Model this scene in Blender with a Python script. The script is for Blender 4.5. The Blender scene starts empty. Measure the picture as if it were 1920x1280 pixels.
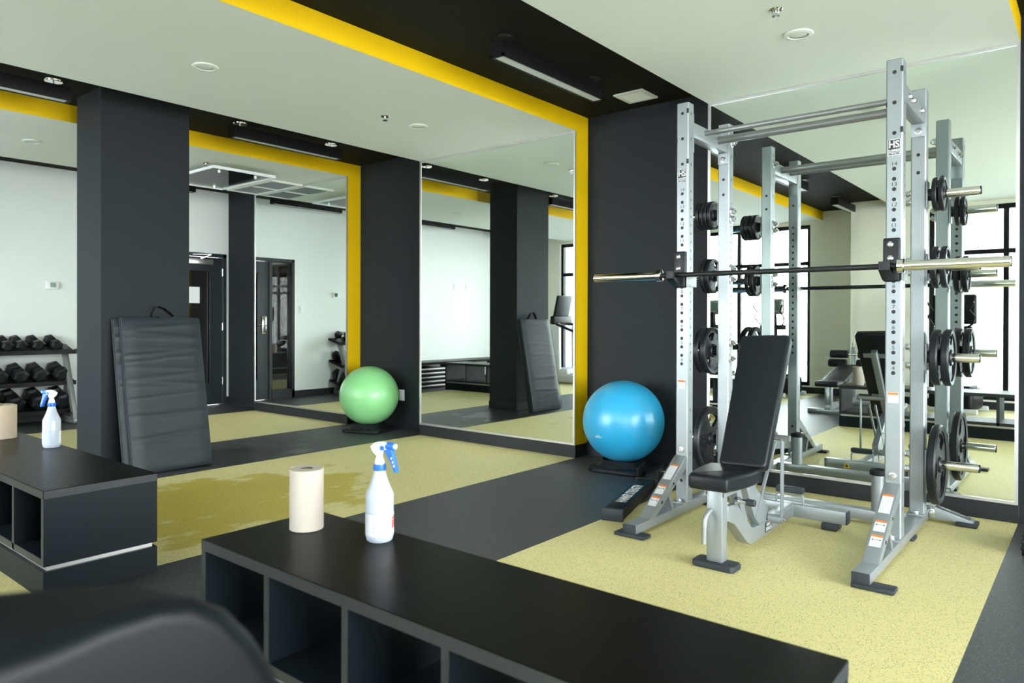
import bpy, bmesh, math, random
from mathutils import Vector, Matrix
from mathutils.geometry import tessellate_polygon
random.seed(7)
S = bpy.context.scene
COL = S.collection
PI = math.pi

# ------------------------------------------------------------------ measured room (metres)
Y0, YR = 5.0145, 5.1946            # mirror face, recessed wall
ZS, ZC, ZB = 2.75, 2.891, 0.106    # soffit, channel ceiling, mirror bottom
XW = -9.317                        # white wall
BAYS = [(-8.3497, -6.4728), (-5.3063, -3.4195), (-2.2446, -0.3649), (0.82, 2.70)]
XR = 3.3                           # right wall
YA, YB, XJ = -1.9, -1.29, -2.85    # window wall: two planes and the jog between them

# ------------------------------------------------------------------ materials
def mat(name, col, rough=0.5, metal=0.0, spec=0.5, var=0.0, vscale=20.0, bump=0.0, bscale=200.0, coat=0.0, trans=0.0, sss=0.0, crough=0.1, stretch=None):
    m = bpy.data.materials.new(name); m.use_nodes = True
    nt = m.node_tree; b = nt.nodes['Principled BSDF']
    b.inputs['Base Color'].default_value = (*col, 1)
    b.inputs['Roughness'].default_value = rough
    b.inputs['Metallic'].default_value = metal
    b.inputs['Specular IOR Level'].default_value = spec
    b.inputs['Coat Weight'].default_value = coat
    b.inputs['Coat Roughness'].default_value = crough
    b.inputs['Transmission Weight'].default_value = trans
    if sss:
        b.inputs['Subsurface Weight'].default_value = sss
        b.inputs['Subsurface Radius'].default_value = (0.02, 0.02, 0.02)
    tc = nt.nodes.new('ShaderNodeTexCoord')
    src = tc.outputs['Object']
    if stretch:
        mp = nt.nodes.new('ShaderNodeMapping'); mp.inputs['Scale'].default_value = stretch
        nt.links.new(src, mp.inputs['Vector']); src = mp.outputs['Vector']
    if var:
        n = nt.nodes.new('ShaderNodeTexNoise'); n.inputs['Scale'].default_value = vscale; n.inputs['Detail'].default_value = 4
        nt.links.new(src, n.inputs['Vector'])
        r = nt.nodes.new('ShaderNodeMix'); r.data_type = 'RGBA'
        r.inputs['A'].default_value = (*[max(0, c*(1-var)) for c in col], 1)
        r.inputs['B'].default_value = (*[min(1, c*(1+var)) for c in col], 1)
        nt.links.new(n.outputs['Fac'], r.inputs['Factor'])
        nt.links.new(r.outputs['Result'], b.inputs['Base Color'])
    if bump:
        n2 = nt.nodes.new('ShaderNodeTexNoise'); n2.inputs['Scale'].default_value = bscale; n2.inputs['Detail'].default_value = 3
        nt.links.new(src, n2.inputs['Vector'])
        bp = nt.nodes.new('ShaderNodeBump'); bp.inputs['Strength'].default_value = bump; bp.inputs['Distance'].default_value = 0.002
        nt.links.new(n2.outputs['Fac'], bp.inputs['Height'])
        nt.links.new(bp.outputs['Normal'], b.inputs['Normal'])
    return m

M = {}
M['white'] = mat('white_wall_paint', (0.80, 0.84, 0.815), 0.7, var=0.02, vscale=3, bump=0.15, bscale=300)
M['beige'] = mat('warm_wall_paint', (0.86, 0.86, 0.76), 0.7, var=0.02, vscale=3, bump=0.15, bscale=300)
M['soffit'] = mat('soffit_paint', (0.70, 0.735, 0.665), 0.8, var=0.015, vscale=2, bump=0.1, bscale=300)
M['dark'] = mat('charcoal_paint', (0.0145, 0.019, 0.023), 0.6, spec=0.2, var=0.05, vscale=4, bump=0.1, bscale=250)
M['darkceil'] = mat('charcoal_ceiling_paint', (0.013, 0.0135, 0.009), 0.8, spec=0.12, var=0.04, vscale=4)
M['yellow'] = mat('yellow_paint', (0.80, 0.50, 0.001), 0.6, spec=0.2, var=0.02, vscale=4, bump=0.08, bscale=250)
M['base'] = mat('rubber_baseboard', (0.010, 0.013, 0.017), 0.5, spec=0.4, var=0.1, vscale=8)
M['alu'] = mat('aluminium_trim', (0.62, 0.61, 0.60), 0.35, 0.9, var=0.03)
M['silver'] = mat('silver_powder_coat', (0.30, 0.325, 0.34), 0.38, 0.5, spec=0.4, var=0.04, vscale=40, bump=0.04, bscale=900)
M['greytube'] = mat('grey_steel_tube', (0.30, 0.31, 0.31), 0.4, 0.7, var=0.04)
M['zinc'] = mat('zinc_bolt', (0.60, 0.62, 0.63), 0.25, 0.95, var=0.05)
M['chrome'] = mat('polished_chrome', (0.78, 0.77, 0.74), 0.12, 1.0, var=0.02)
M['blackmetal'] = mat('black_metal', (0.006, 0.0065, 0.007), 0.45, 0.0, spec=0.2, var=0.1)
M['blacksteel'] = mat('dark_knurled_steel', (0.035, 0.037, 0.04), 0.42, 0.8, bump=0.3, bscale=1500)
M['rubber'] = mat('black_rubber', (0.008, 0.0105, 0.013), 0.40, spec=0.3, var=0.15, vscale=30, bump=0.08, bscale=400)
M['greyrubber'] = mat('dark_grey_rubber', (0.030, 0.036, 0.043), 0.55, spec=0.3, var=0.12, vscale=30)
M['vinyl'] = mat('black_vinyl', (0.008, 0.0105, 0.013), 0.38, spec=0.25, var=0.08, vscale=15, bump=0.14, bscale=700)
M['padvinyl'] = mat('satin_black_vinyl', (0.004, 0.0055, 0.007), 0.38, spec=0.12, var=0.08, vscale=15, bump=0.1, bscale=700)
M['matvinyl'] = mat('creased_mat_vinyl', (0.020, 0.028, 0.034), 0.45, spec=0.25, var=0.12, vscale=7, bump=0.55, bscale=9, stretch=(1.0, 0.35, 3.2))
M['lamtop'] = mat('dark_laminate_top', (0.004, 0.004, 0.0032), 0.32, spec=0.07, var=0.06, vscale=20, bump=0.05, bscale=900)
M['lam'] = mat('dark_laminate', (0.007, 0.0115, 0.016), 0.45, spec=0.15, var=0.06, vscale=15, bump=0.05, bscale=900)
M['lamedge'] = mat('laminate_edge_band', (0.030, 0.034, 0.036), 0.42, spec=0.25, var=0.05)
M['kraft'] = mat('kraft_paper', (0.50, 0.40, 0.30), 0.85, var=0.05, vscale=30, bump=0.1, bscale=200)
M['creampaper'] = mat('cream_paper', (0.47, 0.41, 0.355), 0.85, var=0.03, vscale=30, bump=0.1, bscale=200)
M['paper'] = mat('white_paper', (0.82, 0.83, 0.85), 0.8, var=0.01)
M['pwhite'] = mat('white_plastic', (0.84, 0.86, 0.88), 0.35, sss=0.1, var=0.01)
M['bottle'] = mat('milky_plastic', (0.50, 0.54, 0.60), 0.3, sss=0.35, trans=0.15, var=0.01)
M['liquid'] = mat('milky_plastic_with_liquid', (0.42, 0.47, 0.54), 0.3, sss=0.35, var=0.01)
M['pblue'] = mat('blue_plastic', (0.02, 0.13, 0.60), 0.35, var=0.05)
M['red'] = mat('red_print', (0.45, 0.03, 0.04), 0.6, var=0.05)
M['orange'] = mat('orange_print', (0.72, 0.17, 0.02), 0.6, var=0.03)
M['ink'] = mat('black_print', (0.012, 0.012, 0.014), 0.5, var=0.05)  # black for print, and for shade painted into holes and slots
M['greyink'] = mat('pale_grey_print', (0.45, 0.46, 0.47), 0.6, var=0.05)
M['label'] = mat('white_sticker', (0.62, 0.63, 0.65), 0.5, var=0.02)
M['tri'] = mat('warning_yellow', (0.75, 0.50, 0.0), 0.5, var=0.02)
M['lens'] = mat('frosted_lamp_lens', (0.60, 0.63, 0.60), 0.5, var=0.02)
M['grille'] = mat('grey_grille', (0.28, 0.30, 0.31), 0.6, var=0.05)
M['doorp'] = mat('slate_door_paint', (0.020, 0.027, 0.034), 0.4, spec=0.4, var=0.04)
M['screen'] = mat('lcd_screen', (0.10, 0.16, 0.13), 0.25, var=0.05)
M['brick'] = None
M['tread'] = mat('treadmill_silver_plastic', (0.62, 0.65, 0.68), 0.4, 0.2, var=0.03)
M['ground'] = mat('pale_concrete', (0.75, 0.75, 0.73), 0.9, var=0.1, vscale=2)

def ball_mat(name, col, hi):
    m = mat(name, col, 0.36, coat=0.6, crough=0.30, sss=0.12)
    nt = m.node_tree; b = nt.nodes['Principled BSDF']
    tc = nt.nodes.new('ShaderNodeTexCoord'); mp = nt.nodes.new('ShaderNodeMapping')
    mp.inputs['Scale'].default_value = (9, 9, 2.2); mp.inputs['Rotation'].default_value = (0.5, 0.4, 0.3)
    n = nt.nodes.new('ShaderNodeTexNoise'); n.inputs['Scale'].default_value = 2.2; n.inputs['Detail'].default_value = 6; n.inputs['Roughness'].default_value = 0.7
    cr = nt.nodes.new('ShaderNodeValToRGB'); cr.color_ramp.elements[0].position = 0.66; cr.color_ramp.elements[1].position = 0.74
    cr.color_ramp.elements[0].color = (*col, 1); cr.color_ramp.elements[1].color = (*hi, 1)
    L = nt.links.new
    L(tc.outputs['Object'], mp.inputs['Vector']); L(mp.outputs['Vector'], n.inputs['Vector']); L(n.outputs['Fac'], cr.inputs['Fac']); L(cr.outputs['Color'], b.inputs['Base Color'])
    return m
M['ballblue'] = ball_mat('blue_ball_vinyl', (0.025, 0.36, 0.64), (0.18, 0.52, 0.74))
M['ballgreen'] = ball_mat('green_ball_vinyl', (0.27, 0.66, 0.27), (0.42, 0.76, 0.42))

def mirror_mat():
    m = bpy.data.materials.new('silvered_mirror'); m.use_nodes = True
    nt = m.node_tree; nt.nodes.clear()
    o = nt.nodes.new('ShaderNodeOutputMaterial'); g = nt.nodes.new('ShaderNodeBsdfGlossy')
    g.inputs['Roughness'].default_value = 0.0
    lw = nt.nodes.new('ShaderNodeLayerWeight'); lw.inputs['Blend'].default_value = 0.3
    mx = nt.nodes.new('ShaderNodeMix'); mx.data_type = 'RGBA'
    mx.inputs['A'].default_value = (0.86, 0.915, 0.875, 1); mx.inputs['B'].default_value = (0.92, 0.95, 0.93, 1)
    nt.links.new(lw.outputs['Facing'], mx.inputs['Factor']); nt.links.new(mx.outputs['Result'], g.inputs['Color'])
    nt.links.new(g.outputs['BSDF'], o.inputs['Surface'])
    return m
M['mirror'] = mirror_mat()

def glass_mat(name, tint, refl):
    m = bpy.data.materials.new(name); m.use_nodes = True
    nt = m.node_tree; nt.nodes.clear()
    o = nt.nodes.new('ShaderNodeOutputMaterial'); g = nt.nodes.new('ShaderNodeBsdfGlossy'); t = nt.nodes.new('ShaderNodeBsdfTransparent')
    g.inputs['Roughness'].default_value = 0.0; t.inputs['Color'].default_value = (*tint, 1)
    lw = nt.nodes.new('ShaderNodeFresnel'); lw.inputs['IOR'].default_value = refl
    mx = nt.nodes.new('ShaderNodeMixShader')
    nt.links.new(lw.outputs['Fac'], mx.inputs['Fac']); nt.links.new(t.outputs['BSDF'], mx.inputs[1]); nt.links.new(g.outputs['BSDF'], mx.inputs[2])
    nt.links.new(mx.outputs['Shader'], o.inputs['Surface'])
    return m
M['pane'] = glass_mat('window_glass', (0.96, 0.98, 0.97), 1.45)
M['acrylic'] = glass_mat('clear_acrylic', (0.90, 0.93, 0.91), 1.25)
M['darkglass'] = mat('dark_door_glass', (0.012, 0.011, 0.010), 0.02, spec=0.9, var=0.02)  # opaque; the unlit corridor behind is put into this dark colour
M['darkglass'].node_tree.nodes['Principled BSDF'].inputs['IOR'].default_value = 2.1

def floor_mat(name, a, b, speck, stain=None, rough=0.6, wet=None):
    m = bpy.data.materials.new(name); m.use_nodes = True
    nt = m.node_tree; p = nt.nodes['Principled BSDF']; L = nt.links.new; N = nt.nodes.new
    tc = N('ShaderNodeTexCoord')
    n = N('ShaderNodeTexNoise'); n.inputs['Scale'].default_value = 170; n.inputs['Detail'].default_value = 3; n.inputs['Roughness'].default_value = 0.8
    L(tc.outputs['Object'], n.inputs['Vector'])
    mx = N('ShaderNodeMix'); mx.data_type = 'RGBA'; mx.inputs['A'].default_value = (*a, 1); mx.inputs['B'].default_value = (*b, 1)
    r0 = N('ShaderNodeMapRange'); r0.inputs['From Min'].default_value = 0.35; r0.inputs['From Max'].default_value = 0.65
    L(n.outputs['Fac'], r0.inputs['Value']); L(r0.outputs['Result'], mx.inputs['Factor'])
    v = N('ShaderNodeTexVoronoi'); v.inputs['Scale'].default_value = 170; L(tc.outputs['Object'], v.inputs['Vector'])
    v2 = N('ShaderNodeSeparateColor'); L(v.outputs['Color'], v2.inputs['Color'])
    lt = N('ShaderNodeMath'); lt.operation = 'LESS_THAN'; lt.inputs[1].default_value = 0.36; L(v.outputs['Distance'], lt.inputs[0])
    gt = N('ShaderNodeMath'); gt.operation = 'GREATER_THAN'; gt.inputs[1].default_value = speck[3]; L(v2.outputs[0], gt.inputs[0])
    mu = N('ShaderNodeMath'); mu.operation = 'MULTIPLY'; L(lt.outputs[0], mu.inputs[0]); L(gt.outputs[0], mu.inputs[1])
    m2 = N('ShaderNodeMix'); m2.data_type = 'RGBA'; m2.inputs['B'].default_value = (*speck[:3], 1)
    L(mu.outputs[0], m2.inputs['Factor']); L(mx.outputs['Result'], m2.inputs['A'])
    out = m2.outputs['Result']
    if stain:
        col, cx, cy, rx, ry, thr = stain
        mp = N('ShaderNodeMapping'); mp.inputs['Scale'].default_value = (4.6, 2.6, 1); mp.inputs['Location'].default_value = (0.3, 1.1, 0)
        L(tc.outputs['Object'], mp.inputs['Vector'])
        n2 = N('ShaderNodeTexNoise'); n2.inputs['Scale'].default_value = 1.0; n2.inputs['Detail'].default_value = 5; n2.inputs['Roughness'].default_value = 0.55
        L(mp.outputs['Vector'], n2.inputs['Vector'])
        sp = N('ShaderNodeMapping'); sp.vector_type = 'POINT'
        sp.inputs['Location'].default_value = (-cx/rx, -cy/ry, 0); sp.inputs['Scale'].default_value = (1/rx, 1/ry, 0)
        L(tc.outputs['Object'], sp.inputs['Vector'])
        ln = N('ShaderNodeVectorMath'); ln.operation = 'LENGTH'; L(sp.outputs['Vector'], ln.inputs[0])
        mr = N('ShaderNodeMapRange'); mr.inputs['From Min'].default_value = 0.3; mr.inputs['From Max'].default_value = 1.0; mr.inputs['To Min'].default_value = 0.24; mr.inputs['To Max'].default_value = -0.25
        L(ln.outputs['Value'], mr.inputs['Value'])
        ad = N('ShaderNodeMath'); ad.operation = 'ADD'; L(n2.outputs['Fac'], ad.inputs[0]); L(mr.outputs['Result'], ad.inputs[1])
        r2 = N('ShaderNodeMapRange'); r2.inputs['From Min'].default_value = thr; r2.inputs['From Max'].default_value = thr+0.07; L(ad.outputs[0], r2.inputs['Value'])
        m3 = N('ShaderNodeMix'); m3.data_type = 'RGBA'; m3.blend_type = 'MULTIPLY'; m3.inputs['B'].default_value = (*col, 1)
        L(r2.outputs['Result'], m3.inputs['Factor']); L(out, m3.inputs['A']); out = m3.outputs['Result']
        rr = N('ShaderNodeMapRange'); rr.inputs['To Min'].default_value = rough; rr.inputs['To Max'].default_value = wet or rough
        L(r2.outputs['Result'], rr.inputs['Value']); L(rr.outputs['Result'], p.inputs['Roughness'])
    else:
        p.inputs['Roughness'].default_value = rough
    L(out, p.inputs['Base Color'])
    bp = N('ShaderNodeBump'); bp.inputs['Strength'].default_value = 0.25; bp.inputs['Distance'].default_value = 0.002
    L(n.outputs['Fac'], bp.inputs['Height']); L(bp.outputs['Normal'], p.inputs['Normal'])
    return m
M['flooryel'] = floor_mat('yellow_rubber_floor', (0.58, 0.505, 0.20), (0.785, 0.70, 0.335), (0.24, 0.22, 0.11, 0.66), ((0.78, 0.70, 0.25), -4.3, 2.35, 1.35, 1.8, 0.545), 0.62, 0.5)
M['floorblk'] = floor_mat('black_rubber_floor', (0.026, 0.029, 0.031), (0.062, 0.068, 0.072), (0.15, 0.16, 0.16, 0.75), ((0.45, 0.45, 0.45), -5.6, 3.3, 0.9, 0.9, 0.52), 0.5, 0.33)

def brick_mat():
    m = bpy.data.materials.new('grey_brick'); m.use_nodes = True
    nt = m.node_tree; p = nt.nodes['Principled BSDF']
    t = nt.nodes.new('ShaderNodeTexBrick'); tc = nt.nodes.new('ShaderNodeTexCoord'); mp = nt.nodes.new('ShaderNodeMapping')
    mp.inputs['Rotation'].default_value = (PI/2, 0, 0)
    t.inputs['Color1'].default_value = (0.10, 0.12, 0.14, 1); t.inputs['Color2'].default_value = (0.13, 0.15, 0.17, 1); t.inputs['Mortar'].default_value = (0.2, 0.21, 0.22, 1)
    t.inputs['Scale'].default_value = 3.0
    nt.links.new(tc.outputs['Object'], mp.inputs['Vector']); nt.links.new(mp.outputs['Vector'], t.inputs['Vector']); nt.links.new(t.outputs['Color'], p.inputs['Base Color'])
    p.inputs['Roughness'].default_value = 0.9
    return m
M['brick'] = brick_mat()

# ------------------------------------------------------------------ mesh builder
class B:
    def __init__(self): self.bm = bmesh.new()
    def _mark(self, n0, mi):
        self.bm.faces.ensure_lookup_table()
        for f in self.bm.faces[n0:]: f.material_index = mi
    def box(self, x0, x1, y0, y1, z0, z1, mi=0, bev=0, seg=2, mtx=None):
        bm = self.bm; n0 = len(bm.faces)
        c = ((x0+x1)/2, (y0+y1)/2, (z0+z1)/2)
        mt = Matrix.Translation(c) @ Matrix.Diagonal((abs(x1-x0), abs(y1-y0), abs(z1-z0), 1))
        if mtx is not None: mt = mtx @ mt
        if bev:
            t = bmesh.new(); r = bmesh.ops.create_cube(t, size=1, matrix=mt)
            bmesh.ops.bevel(t, geom=t.edges[:], offset=bev, segments=seg, affect='EDGES', profile=0.5)
            self.merge(t, mi)
        else:
            bmesh.ops.create_cube(bm, size=1, matrix=mt); self._mark(n0, mi)
        return self
    def merge(self, t, mi=None, mtx=None):
        vm = {}
        for v in t.verts: vm[v] = self.bm.verts.new(mtx @ v.co if mtx is not None else v.co)
        for f in t.faces:
            try:
                g = self.bm.faces.new([vm[v] for v in f.verts]); g.material_index = f.material_index if mi is None else mi
            except ValueError: pass
        t.free(); return self
    def face(self, pts, mi=0):
        f = self.bm.faces.new([self.bm.verts.new(p) for p in pts]); f.material_index = mi; return self
    def beam(self, p, q, w, h, up=(0, 0, 1), mi=0, bev=0):
        p, q = Vector(p), Vector(q); d = (q-p); L = d.length; d.normalize()
        s = d.cross(Vector(up)).normalized(); u = s.cross(d)
        mt = Matrix((( s.x, d.x, u.x, (p.x+q.x)/2), (s.y, d.y, u.y, (p.y+q.y)/2), (s.z, d.z, u.z, (p.z+q.z)/2), (0, 0, 0, 1)))
        return self.box(-w/2, w/2, -L/2, L/2, -h/2, h/2, mi, bev, 2, mt)
    def ring(self, c, ax, r, seg, ref=None):
        ax = Vector(ax).normalized()
        a = ax.orthogonal().normalized() if ref is None else ref
        b = ax.cross(a)
        return [self.bm.verts.new(Vector(c) + r*(math.cos(2*PI*k/seg)*a + math.sin(2*PI*k/seg)*b)) for k in range(seg)]
    def lathe(self, prof, o=(0, 0, 0), ax=(0, 0, 1), seg=24, mi=0, cap=True):
        o = Vector(o); ax = Vector(ax).normalized(); a = ax.orthogonal().normalized(); rows = []
        for r, h in prof:
            rows.append(self.ring(o+ax*h, ax, r, seg, a) if r > 1e-6 else [self.bm.verts.new(o+ax*h)])
        for A, C in zip(rows, rows[1:]):
            for k in range(seg):
                l = (k+1) % seg
                if len(A) == 1 and len(C) == 1: continue
                if len(A) == 1: vs = [A[0], C[l], C[k]]
                elif len(C) == 1: vs = [A[k], A[l], C[0]]
                else: vs = [A[k], A[l], C[l], C[k]]
                f = self.bm.faces.new(vs); f.material_index = mi
        if cap:
            for R, fl in ((rows[0], True), (rows[-1], False)):
                if len(R) > 2:
                    f = self.bm.faces.new(R[::-1] if fl else R); f.material_index = mi
        return self
    def cyl(self, p, q, r, seg=16, mi=0, r2=None, bev=0):
        p, q = Vector(p), Vector(q); L = (q-p).length; r2 = r if r2 is None else r2
        if bev: pr = [(r-bev, 0), (r, bev), (r2, L-bev), (r2-bev, L)]
        else: pr = [(r, 0), (r2, L)]
        return self.lathe(pr, p, q-p, seg, mi)
    def tube(self, pts, r, seg=10, mi=0, closed=False):
        pts = [Vector(p) for p in pts]; rows = []; ref = None
        n = len(pts)
        for i, p in enumerate(pts):
            if closed: d = pts[(i+1) % n]-pts[i-1]
            else: d = (pts[min(i+1, n-1)]-pts[max(i-1, 0)])
            d.normalize()
            if ref is None: ref = d.orthogonal().normalized()
            ref = (ref - d*ref.dot(d)).normalized()
            rows.append(self.ring(p, d, r, seg, ref))
        pairs = list(zip(rows, rows[1:])) + ([(rows[-1], rows[0])] if closed else [])
        for A, C in pairs:
            for k in range(seg):
                f = self.bm.faces.new([A[k], A[(k+1) % seg], C[(k+1) % seg], C[k]]); f.material_index = mi
        if not closed:
            for R in (rows[0][::-1], rows[-1]):
                f = self.bm.faces.new(R); f.material_index = mi
        return self
    def prism(self, pts, plane, a, b, mi=0, bev=0, seg=3):
        def P(u, v, w):
            return {'xz': (u, w, v), 'yz': (w, u, v), 'xy': (u, v, w)}[plane]
        t = bmesh.new()
        A = [t.verts.new(P(u, v, a)) for u, v in pts]; C = [t.verts.new(P(u, v, b)) for u, v in pts]
        n = len(pts)
        t.faces.new(A[::-1]); t.faces.new(C)
        side = []
        for k in range(n): t.faces.new([A[k], A[(k+1) % n], C[(k+1) % n], C[k]])
        bmesh.ops.recalc_face_normals(t, faces=t.faces[:])
        if bev:
            cap = [e for e in t.edges if (all(v in A for v in e.verts) or all(v in C for v in e.verts))]
            bmesh.ops.bevel(t, geom=cap, offset=bev, segments=seg, affect='EDGES', profile=0.5)
        return self.merge(t, mi)
    def sheet(self, outer, holes, P, mi=0):
        """flat sheet with real holes; P maps (u, v) to a point"""
        poly = [[Vector((u, v, 0)) for u, v in outer]] + [[Vector((u, v, 0)) for u, v in h] for h in holes]
        flat = [p for l in poly for p in l]
        vs = [self.bm.verts.new(P(p.x, p.y)) for p in flat]
        for t in tessellate_polygon(poly):
            try:
                f = self.bm.faces.new([vs[i] for i in t]); f.material_index = mi
            except ValueError: pass
        return self
    def move(self, mtx):
        bmesh.ops.transform(self.bm, matrix=mtx, verts=self.bm.verts[:]); return self

def circ(cx, cy, r, n=12, ry=None):
    return [(cx+r*math.cos(2*PI*k/n), cy+(ry or r)*math.sin(2*PI*k/n)) for k in range(n)]

def worldloc(o):
    v = Vector(o.location)
    while o.parent: o = o.parent; v += Vector(o.location)
    return v

def obj(name, b, mats, parent=None, flat=False, angle=35, label=None, bevel=0):
    me = bpy.data.meshes.new(name)
    if parent is not None: bmesh.ops.translate(b.bm, vec=-worldloc(parent), verts=b.bm.verts[:])
    bmesh.ops.recalc_face_normals(b.bm, faces=b.bm.faces[:])
    b.bm.to_mesh(me); b.bm.free()
    for m in (mats if isinstance(mats, (list, tuple)) else [mats]): me.materials.append(M[m] if isinstance(m, str) else m)
    if not flat:
        for p in me.polygons: p.use_smooth = True
        me.set_sharp_from_angle(angle=math.radians(angle))
    o = bpy.data.objects.new(name, me); COL.objects.link(o); o.parent = parent
    if bevel:
        md = o.modifiers.new('bevel', 'BEVEL'); md.width = bevel; md.segments = 2; md.limit_method = 'ANGLE'
    if label: o['label'] = label
    return o

def origin(o):
    """move a single-mesh thing's origin to the centre of its base"""
    vs = [v.co for v in o.data.vertices]
    c = Vector(((min(v.x for v in vs)+max(v.x for v in vs))/2, (min(v.y for v in vs)+max(v.y for v in vs))/2, min(v.z for v in vs)))
    o.data.transform(Matrix.Translation(-c)); o.location = c
    return o

def tag(o, label, cat, group=None, kind=None):
    o['label'] = label; o['category'] = cat
    if group: o['group'] = group
    if kind: o['kind'] = kind
    return o

def thing(name, label, cat, loc, group=None):
    o = bpy.data.objects.new(name, None); COL.objects.link(o); o.location = loc; o.empty_display_size = 0.1
    return tag(o, label, cat, group)

def struct(name, b, mats, parent=None, **k):
    o = obj(name, b, mats, parent, **k)
    if parent is None: o['kind'] = 'structure'
    return o

KIDS = {}
def dup(root, loc, label, rotz=None, scale=None):
    r = root.copy(); COL.objects.link(r); r.location = loc; r['label'] = label
    if rotz is not None: r.rotation_euler.z = rotz
    if scale is not None: r.scale = scale
    for ch in [o for o in COL.objects if o.parent == root]:
        c = ch.copy(); COL.objects.link(c); c.parent = r
        for g in [o for o in COL.objects if o.parent == ch]:
            d = g.copy(); COL.objects.link(d); d.parent = c
    return r

_txt = {}
def text(b, s, size, P, mi=0, align='CENTER', sx=1.0, depth=0.0006, bold=0.0):
    """lettering laid on a surface; P maps (u, v, height) to a point"""
    if (s, bold) not in _txt:
        cu = bpy.data.curves.new('lettering', 'FONT'); cu.body = s; cu.size = 1; cu.align_x = 'CENTER'; cu.align_y = 'CENTER'; cu.offset = bold
        to = bpy.data.objects.new('lettering', cu); COL.objects.link(to)
        dg = bpy.context.evaluated_depsgraph_get(); me = bpy.data.meshes.new_from_object(to.evaluated_get(dg))
        _txt[(s, bold)] = ([v.co.copy() for v in me.vertices], [list(p.vertices) for p in me.polygons])
        bpy.data.objects.remove(to); bpy.data.meshes.remove(me); bpy.data.curves.remove(cu)
    vs, fs = _txt[(s, bold)]
    nv = [b.bm.verts.new(P(v.x*size*sx, v.y*size, depth)) for v in vs]
    for f in fs:
        try:
            g = b.bm.faces.new([nv[i] for i in f]); g.material_index = mi
        except ValueError: pass
    return b

# ================================================================== THE SETTING
ZF = -0.15
def strip_floor():
    b = B(); xs = [XW-0.3] + [x for bay in BAYS for x in bay] + [XR+0.3]
    for k in range(len(xs)-1):
        b.face([(xs[k], -2.2, 0), (xs[k+1], -2.2, 0), (xs[k+1], YR+0.1, 0), (xs[k], YR+0.1, 0)], 1 if k % 2 else 0)
    b.face([(xs[0], -2.2, ZF), (xs[0], YR+0.1, ZF), (xs[-1], YR+0.1, ZF), (xs[-1], -2.2, ZF)], 0)
    return b
f = strip_floor(); bmesh.ops.remove_doubles(f.bm, verts=f.bm.verts[:], dist=1e-5)
struct('floor', f, ['floorblk', 'flooryel'], flat=True)
tag(origin(obj('pavement', B().box(-30, 26, -40, -2.25, -0.3, -0.2), 'ground')), 'pale pavement outside the tall windows', 'pavement', kind='structure')

c = B(); c.box(XW-0.2, XR+0.2, -2.2, YR+0.2, ZC, ZC+0.12, 0)
for k, (x0, x1) in enumerate(BAYS):
    c.face([(x0, -2.0, ZS), (x0, Y0, ZS), (x1, Y0, ZS), (x1, -2.0, ZS)], 1)
    for x in (x0, x1): c.face([(x, -2.0, ZS), (x, YR, ZS), (x, YR, ZC), (x, -2.0, ZC)], 2)
struct('ceiling', c, ['darkceil', 'soffit', 'yellow'], flat=True)

struct('wall_back', B().box(XW-0.2, XR+0.2, YR, YR+0.15, 0, ZC), 'dark', flat=True)
for k, (x0, x1) in enumerate(BAYS):
    b = B()
    b.face([(x0, Y0, 0), (x1, Y0, 0), (x1, Y0, ZS), (x0, Y0, ZS)], 0)
    for x in (x0, x1):
        b.face([(x, Y0, ZB), (x, YR, ZB), (x, YR, ZS), (x, Y0, ZS)], 1)
        b.face([(x, Y0, 0), (x, YR, 0), (x, YR, ZB), (x, Y0, ZB)], 2)
    struct('wall_pier', b, ['base', 'yellow', 'base'], flat=True)
    struct('baseboard_pier', B().box(x0-0.002, x1+0.004, Y0-0.006, YR-0.01, 0.001, ZB-0.004), 'base', bevel=0.003)
b = B(); b.box(BAYS[2][1]+0.001, BAYS[3][0]-0.001, Y0, YR, ZB, ZC, 0); b.box(BAYS[2][1]+0.001, BAYS[3][0]-0.001, Y0-0.004, YR, 0, ZB, 1)
struct('wall_pier', b, ['dark', 'base'], flat=True)
xs = [XW] + [x for bay in BAYS for x in bay] + [XR]
for k in (0, 2, 4, 8):
    struct('baseboard_back', B().box(xs[k], xs[k+1], YR-0.008, YR, 0.001, 0.10), 'base', bevel=0.003)

# white wall with the door opening
DY0, DY1, DZ = 3.775, 5.16, 2.05
w = B(); w.box(XW-0.15, XW, YA-0.2, DY0, 0, ZC); w.box(XW-0.15, XW, DY1, YR+0.05, 0, ZC); w.box(XW-0.15, XW, DY0, DY1, DZ, ZC)
struct('wall_left', w, 'white', flat=True)
struct('baseboard_left', B().box(XW, XW+0.008, YA, DY0, 0.001, 0.10).box(XW, XW+0.008, DY1, YR-0.009, 0.001, 0.10), 'base')

# door with sidelight
d = bpy.data.objects.new('door_1', None); COL.objects.link(d); d.location = (XW, 4.6, 0); d['kind'] = 'structure'
d['label'] = 'slate grey glazed door with narrow side window at the corner'; 
b = B(); fx0, fx1 = XW-0.12, XW+0.012
b.box(fx0, fx1, DY0, DY0+0.05, 0, DZ); b.box(fx0, fx1, DY1-0.05, DY1, 0, DZ); b.box(fx0, fx1, DY0, DY1, DZ-0.05, DZ); b.box(fx0, fx1, 4.15, 4.20, 0, DZ-0.05); b.box(fx0, fx1, DY0, 4.17, 0.001, 0.13)
struct('door_frame', b, 'doorp', d, bevel=0.003)
b = B(); dx0, dx1 = XW-0.06, XW-0.012
gy0, gy1, gz0, gz1 = 4.36, 4.95, 0.28, 1.83
def Pd(x): return lambda u, v: (x, u, v)
hole = [(gy0, gz0), (gy1, gz0), (gy1, gz1), (gy0, gz1)]
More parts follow.
